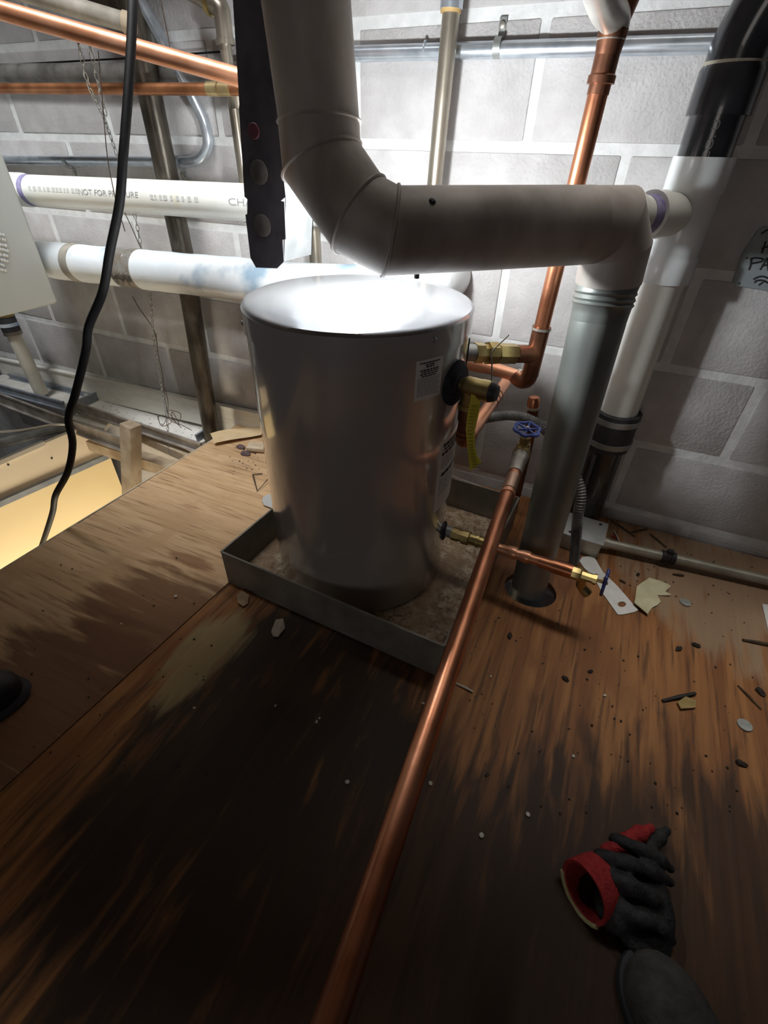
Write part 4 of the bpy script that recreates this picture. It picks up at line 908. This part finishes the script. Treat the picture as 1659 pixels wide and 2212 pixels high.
bm = nb(); box(bm, fl(558, 966, .012), (.075, .045, .016), Matrix.Rotation(.35, 3, 'Z'), .003)
tag(obj('wood_offcut', bm, mat('broken_wood', (.55, .42, .28), (.68, .57, .42), .85, 0, 16, stretch=(1, 6, 6), bump=.3)), 'broken pale wood offcut on the deck against the heater back', 'wood')
def lump(name, c, s, m, label, cat, sd=1, rot=0, group=None):
    rnd = random.Random(sd); bm = nb(); ball(bm, V(0, 0, 0), (1, 1, 1), 2)
    for v in bm.verts: v.co *= rnd.uniform(.72, 1.2); v.co.z = max(v.co.z, -.55)
    bmesh.ops.transform(bm, matrix=Matrix.Translation(c+V(0, 0, s[2]*.56)) @ Matrix.Rotation(rot, 4, 'Z') @ Matrix.Diagonal((*s, 1)), verts=bm.verts)
    return tag(obj(name, bm, m, ang=20), label, cat, group)
lump('rust_flake', fl(520, 967), (.017, .012, .006), mat('purple_rust', (.09, .06, .065), (.16, .11, .11), .9, 0, 60), 'dark purplish flake just below the kraft paper', 'debris', 3)
lump('rust_flake', fl(530, 981), (.019, .012, .006), MATS['purple_rust'], 'dark purplish flake nearer the wood offcut', 'debris', 5)
bm = nb(); tube(bm, [fl(567, 1023, .004), fl(546, 1025, .006), fl(556, 1061, .004), fl(578, 1036, .012)], .0017, 6)
tag(obj('bent_wire', bm, wire_m), 'bent dark wire hook on the plywood left of the heater', 'wire')
pl = thing('metal_plate', 'small rounded bright metal plate poking out beside the back of the pan', 'plate', fl(585, 1085))
bm = nb(); q = [fl(x, y, .004) for x, y in ((566, 1082), (569, 1075), (590, 1064), (625, 1075), (625, 1108), (592, 1100), (570, 1092))]; prism(bm, q, (0, 0, .003)); obj('plate', bm, mat('plate_white', (.62, .63, .62), rough=.35, metal=.3), pl)
def chip(px, m, label, z=.004, th=.003, cat='debris', name='cardboard_chip'):
    bm = nb(); prism(bm, [fl(x, y, z+.004*((i*7) % 3)/3) for i, (x, y) in enumerate(px)], (0, 0, th)); return tag(obj(name, bm, m), label, cat)
chip([(512, 1288), (523, 1277), (538, 1288), (536, 1305), (526, 1311), (514, 1303)], tan_chip, 'brown cardboard chip under the left corner of the pan')
chip([(586, 1366), (596, 1340), (612, 1338), (616, 1358), (601, 1376), (590, 1375)], mat('pale_cardboard', (.5, .42, .32), (.62, .55, .45), .8, 0, 30), 'pale torn cardboard chip in front of the pan')
chip([(1462, 1518), (1480, 1506), (1502, 1514), (1502, 1530), (1470, 1532)], mat('yellow_chip', (.34, .24, .08), (.44, .33, .14), .85, 0, 40), 'yellowish chip under the dark stick on the right')
for px, py, a_, lab in ((1480, 1302, 0.2, 'round grey metal slug on the deck below the torn paper'), (1608, 1567, -.4, 'round grey metal slug near the right edge of the deck')):
    bm = nb(); lathe(bm, fl(px, py, .002), V(.06*a_, .05, 1), [(0, .0125), (.0025, .0125)], 24); tag(obj('metal_slug', bm, coin_m), lab, 'slug')
def stick(a_, b_, r, label, m=twig_m):
    bm = nb(); A, B = fl(*a_, .004), fl(*b_, .005); tube(bm, [A, A.lerp(B, .5)+V(0, 0, .001), B], [r*.7, r, r*.8], 7); return tag(obj('stick', bm, m), label, 'stick')
stick((1431, 1514), (1502, 1498), .004, 'short dark stick lying across the yellowish chip', ink)
stick((1604, 1382), (1680, 1396), .004, 'dark stick running out at the right edge by the paper corner')
stick((1594, 1480), (1645, 1531), .002, 'thin straight twig near the right edge above the metal slug')
stick((985, 1476), (1022, 1494), .0022, 'pale matchstick on the deck behind the long copper pipe', white_grit)
stick((1318, 1122), (1372, 1158), .0022, 'dark twig by the wall right of the junction box')
stick((1404, 1153), (1440, 1182), .002, 'thin twig touching the black conduit coupling')
stick((1326, 1146), (1338, 1170), .0022, 'pale splinter beside the junction box', white_grit)
lump('red_scrap', fl(1326, 1160), (.008, .004, .002), glove_r, 'tiny red scrap beside the pale splinter', 'debris', 9)
stick((1360, 1150), (1398, 1142), .003, 'brown twig lying level above the floor conduit')
stick((1453, 1240), (1477, 1243), .003, 'stubby dark stick just below the floor conduit')
stick((1338, 1252), (1352, 1259), .0025, 'short dark splinter between the white tag and torn paper')
for i, (px, py, s_, lab) in enumerate(((1503, 1395, .009, 'dark crumb on the reddish plywood, uppermost of the lone crumbs'), (1466, 1402, .009, 'dark curled crumb left of the uppermost crumb'), (1101, 1374, .008, 'dark crumb close to the long copper pipe'), (1221, 1467, .008, 'dark crumb in the middle of the right plywood'), (1275, 1451, .006, 'small dark crumb up and right of the middle crumb'), (1378, 1242, .007, 'dark pebble above the torn paper'), (1641, 1495, .01, 'dark clump at the right edge by the thin twig'), (1600, 1650, .009, 'dark splinter clump low on the right edge'))):
    lump('crumb', fl(px, py), (s_, s_*.6, s_*.5), grit, lab, 'crumb', 20+i, i*.9)
def scatter(name, m, spots, s0, s1, label, sd):
    rnd = random.Random(sd); bm = nb()
    for (x, y) in spots:
        c = fl(x, y); s_ = rnd.uniform(s0, s1); ball(bm, c+V(0, 0, s_*.4), (s_, s_*rnd.uniform(.5, 1), s_*.5), 1, Matrix.Rotation(rnd.uniform(0, 3), 3, 'Z'))
    o = tag(obj(name, bm, m), label, 'grit'); o['kind'] = 'stuff'; return o
rnd = random.Random(21)
spots = [(380, 1289), (690, 1552), (684, 1560), (1306, 1503), (1060, 1462), (1040, 1805), (420, 1530), (262, 1348), (1238, 1634), (914, 1520), (595, 1525), (750, 1690), (930, 1693), (1140, 1760)]
scatter('pale_grit', white_grit, spots, .0025, .0045, 'tiny pale crumbs and chips scattered over the whole deck', 2)
spots = [(rnd.uniform(495, 560), rnd.uniform(965, 1030)) for _ in range(26)]+[(rnd.uniform(1010, 1640), rnd.uniform(1300, 1760)) for _ in range(90)]+[(rnd.uniform(1310, 1640), rnd.uniform(1190, 1300)) for _ in range(50)]+[(rnd.uniform(40, 470), rnd.uniform(1200, 1700)) for _ in range(40)]
scatter('dark_grit', grit, spots, .0012, .003, 'fine dark grit scattered over the plywood deck', 3)
bm = nb(); tube(bm, [atY(975, 1028, 1.262), atY(1100, 1072, 1.262)], .0016, 6); tag(obj('wall_wire', bm, mat('pale_wire', (.55, .53, .5), rough=.5)), 'thin pale wire stretched low along the wall right of the heater', 'wire')

# ------------------------------------------------------------------ glove, shoe, boot
gl = thing('work_glove', 'crumpled red knit work glove with dark coated fingers on the deck', 'glove', fl(1350, 1900, .001))
def G(x, y, z): return atZ(x, y, z)
def remesh(o, vs, sm=4):
    m = o.modifiers.new('r', 'REMESH'); m.mode = 'VOXEL'; m.voxel_size = vs; m.use_smooth_shade = True
    s_ = o.modifiers.new('s', 'SMOOTH'); s_.iterations = sm; s_.factor = .5
def finger(bm, pts, r):
    p = smooth(pts, 6); n = len(p); tube(bm, p, [r*(.95+.08*math.sin(i*1.1))*(1 if i < n-4 else (1-.16*(i-n+5)/1.2)) for i in range(n)], 12); ball(bm, p[-1], (r*.62,)*3, 2); ball(bm, p[0], (r,)*3, 2)
bm = nb()
finger(bm, [G(1330, 1815, .032), G(1375, 1832, .044), G(1420, 1855, .036), G(1448, 1876, .018)], .0105)
finger(bm, [G(1296, 1852, .034), G(1345, 1862, .050), G(1400, 1880, .044), G(1446, 1905, .018)], .0115)
finger(bm, [G(1308, 1890, .036), G(1352, 1908, .050), G(1400, 1935, .042), G(1442, 1968, .016)], .0115)
finger(bm, [G(1348, 1970, .034), G(1385, 1985, .040), G(1420, 2005, .032), G(1450, 2030, .014)], .0110)
finger(bm, [G(1400, 1835, .022), G(1420, 1812, .026), G(1440, 1795, .026)], .0115)
c = G(1375, 1935, .020); ball(bm, c, (.046, .060, .020), 3, Matrix.Rotation(.5, 3, 'Z')); ball(bm, G(1390, 2020, .014), (.035, .03, .014), 3); ball(bm, G(1330, 1945, .022), (.028, .040, .020), 3)
o = obj('coated_fingers', bm, glove_d, gl); remesh(o, .0026, 3)
bm = nb(); finger(bm, [G(1345, 1822, .026), G(1375, 1805, .030), G(1405, 1790, .030)], .0125); finger(bm, [G(1310, 1838, .026), G(1345, 1828, .034), G(1375, 1845, .03)], .010)
o = obj('knit_back', bm, glove_r, gl); remesh(o, .0028, 3); o['label'] = 'red knit fabric'
cen = G(1268, 1922, .030); e1_ = (G(1240, 1856, .036)-G(1302, 1992, .016)); e1l = e1_.length/2; e1_.normalize(); e2_ = V(.30, .15, .95); e2_ = (e2_-e1_*e2_.dot(e1_)).normalized(); nn = e1_.cross(e2_)
if nn.x > 0: nn = -nn
rings = []
for s_, k in ((.0, 1.0), (.004, 1.08), (.008, 1.06), (.006, .92), (-.02, .95), (-.055, .70)):
    rings.append([cen+nn*s_+(e1_*math.cos(t)*e1l+e2_*math.sin(t)*.030)*k for t in np.linspace(0, 2*math.pi, 28, endpoint=False)])
bm = nb(); outer = rings[:4]
loft(bm, [[cen-nn*.055+(Vector(p)-cen)*.85 for p in rings[0]], [cen-nn*.025+(Vector(p)-cen)*1.02 for p in rings[0]], rings[1], rings[2], rings[3], rings[4], rings[5]], True)
o = obj('cuff', bm, glove_r, gl); o['label'] = 'red knit cuff'
bm = nb(); tube(bm, [cen+nn*.007+(e1_*math.cos(t)*e1l+e2_*math.sin(t)*.030)*1.08 for t in np.linspace(math.pi*1.05, math.pi*1.75, 10)], .0032, 8); obj('hem', bm, glove_y, gl)
# black shoe at the left edge
sh = thing('black_shoe', 'toe of a black shoe on the deck at the left edge', 'shoe', fl(20, 1510, .002))
c = G(-72, 1515, .03); d_ = (G(40, 1480, .03)-G(-60, 1515, .03)).normalized()
ang_ = math.atan2(d_.y, d_.x)
bm = nb(); ball(bm, V(0, 0, 0), (1, 1, 1), 3)
for v in bm.verts: v.co.z = max(v.co.z, -.55); v.co.x *= (1.0 if v.co.x > 0 else 1.6)
bmesh.ops.transform(bm, matrix=Matrix.Translation(c) @ Matrix.Rotation(ang_, 4, 'Z') @ Matrix.Diagonal((.085, .052, .05, 1)), verts=bm.verts); obj('upper', bm, shoe_m, sh)
bm = nb(); lathe(bm, V(0, 0, 0), Z, [(0, 1.0), (.5, 1.04), (1, 1.0)], 36)
bmesh.ops.transform(bm, matrix=Matrix.Translation(V(c.x, c.y, .002)) @ Matrix.Rotation(ang_, 4, 'Z') @ Matrix.Diagonal((.090, .056, .014, 1)), verts=bm.verts); obj('sole', bm, rubber, sh)
bm = nb(); y_ = V(-d_.y, d_.x, 0); tube(bm, [c+d_*.02+y_*(.048*math.cos(t))+Z*(.001+.044*math.sin(t)) for t in np.linspace(.15, math.pi-.15, 12)], .003, 6); obj('strap', bm, rubber, sh)
# grey boot toe at the bottom edge
bt = thing('grey_boot', 'rounded grey boot toe at the bottom right edge below the glove', 'boot', fl(1430, 2170, .002))
c = G(1452, 2192, .03); d_ = (G(1395, 2090, .03)-G(1470, 2230, .03)).normalized(); ang_ = math.atan2(d_.y, d_.x)
bm = nb(); ball(bm, V(0, 0, 0), (1, 1, 1), 3)
for v in bm.verts: v.co.z = max(v.co.z, -.5); v.co.x *= (1.0 if v.co.x > 0 else 2.6)
bmesh.ops.transform(bm, matrix=Matrix.Translation(c) @ Matrix.Rotation(ang_, 4, 'Z') @ Matrix.Diagonal((.060, .046, .042, 1)), verts=bm.verts); obj('upper', bm, boot_m, bt)
bm = nb(); lathe(bm, V(0, 0, 0), Z, [(0, 1.0), (.5, 1.04), (1, 1.0)], 36)
for v in bm.verts: v.co.x *= (1.0 if v.co.x > 0 else 2.4)
bmesh.ops.transform(bm, matrix=Matrix.Translation(V(c.x, c.y, .002)) @ Matrix.Rotation(ang_, 4, 'Z') @ Matrix.Diagonal((.064, .049, .016, 1)), verts=bm.verts); obj('sole', bm, rubber, bt)

for o in bpy.data.objects:
    if '_o' in o: del o['_o']
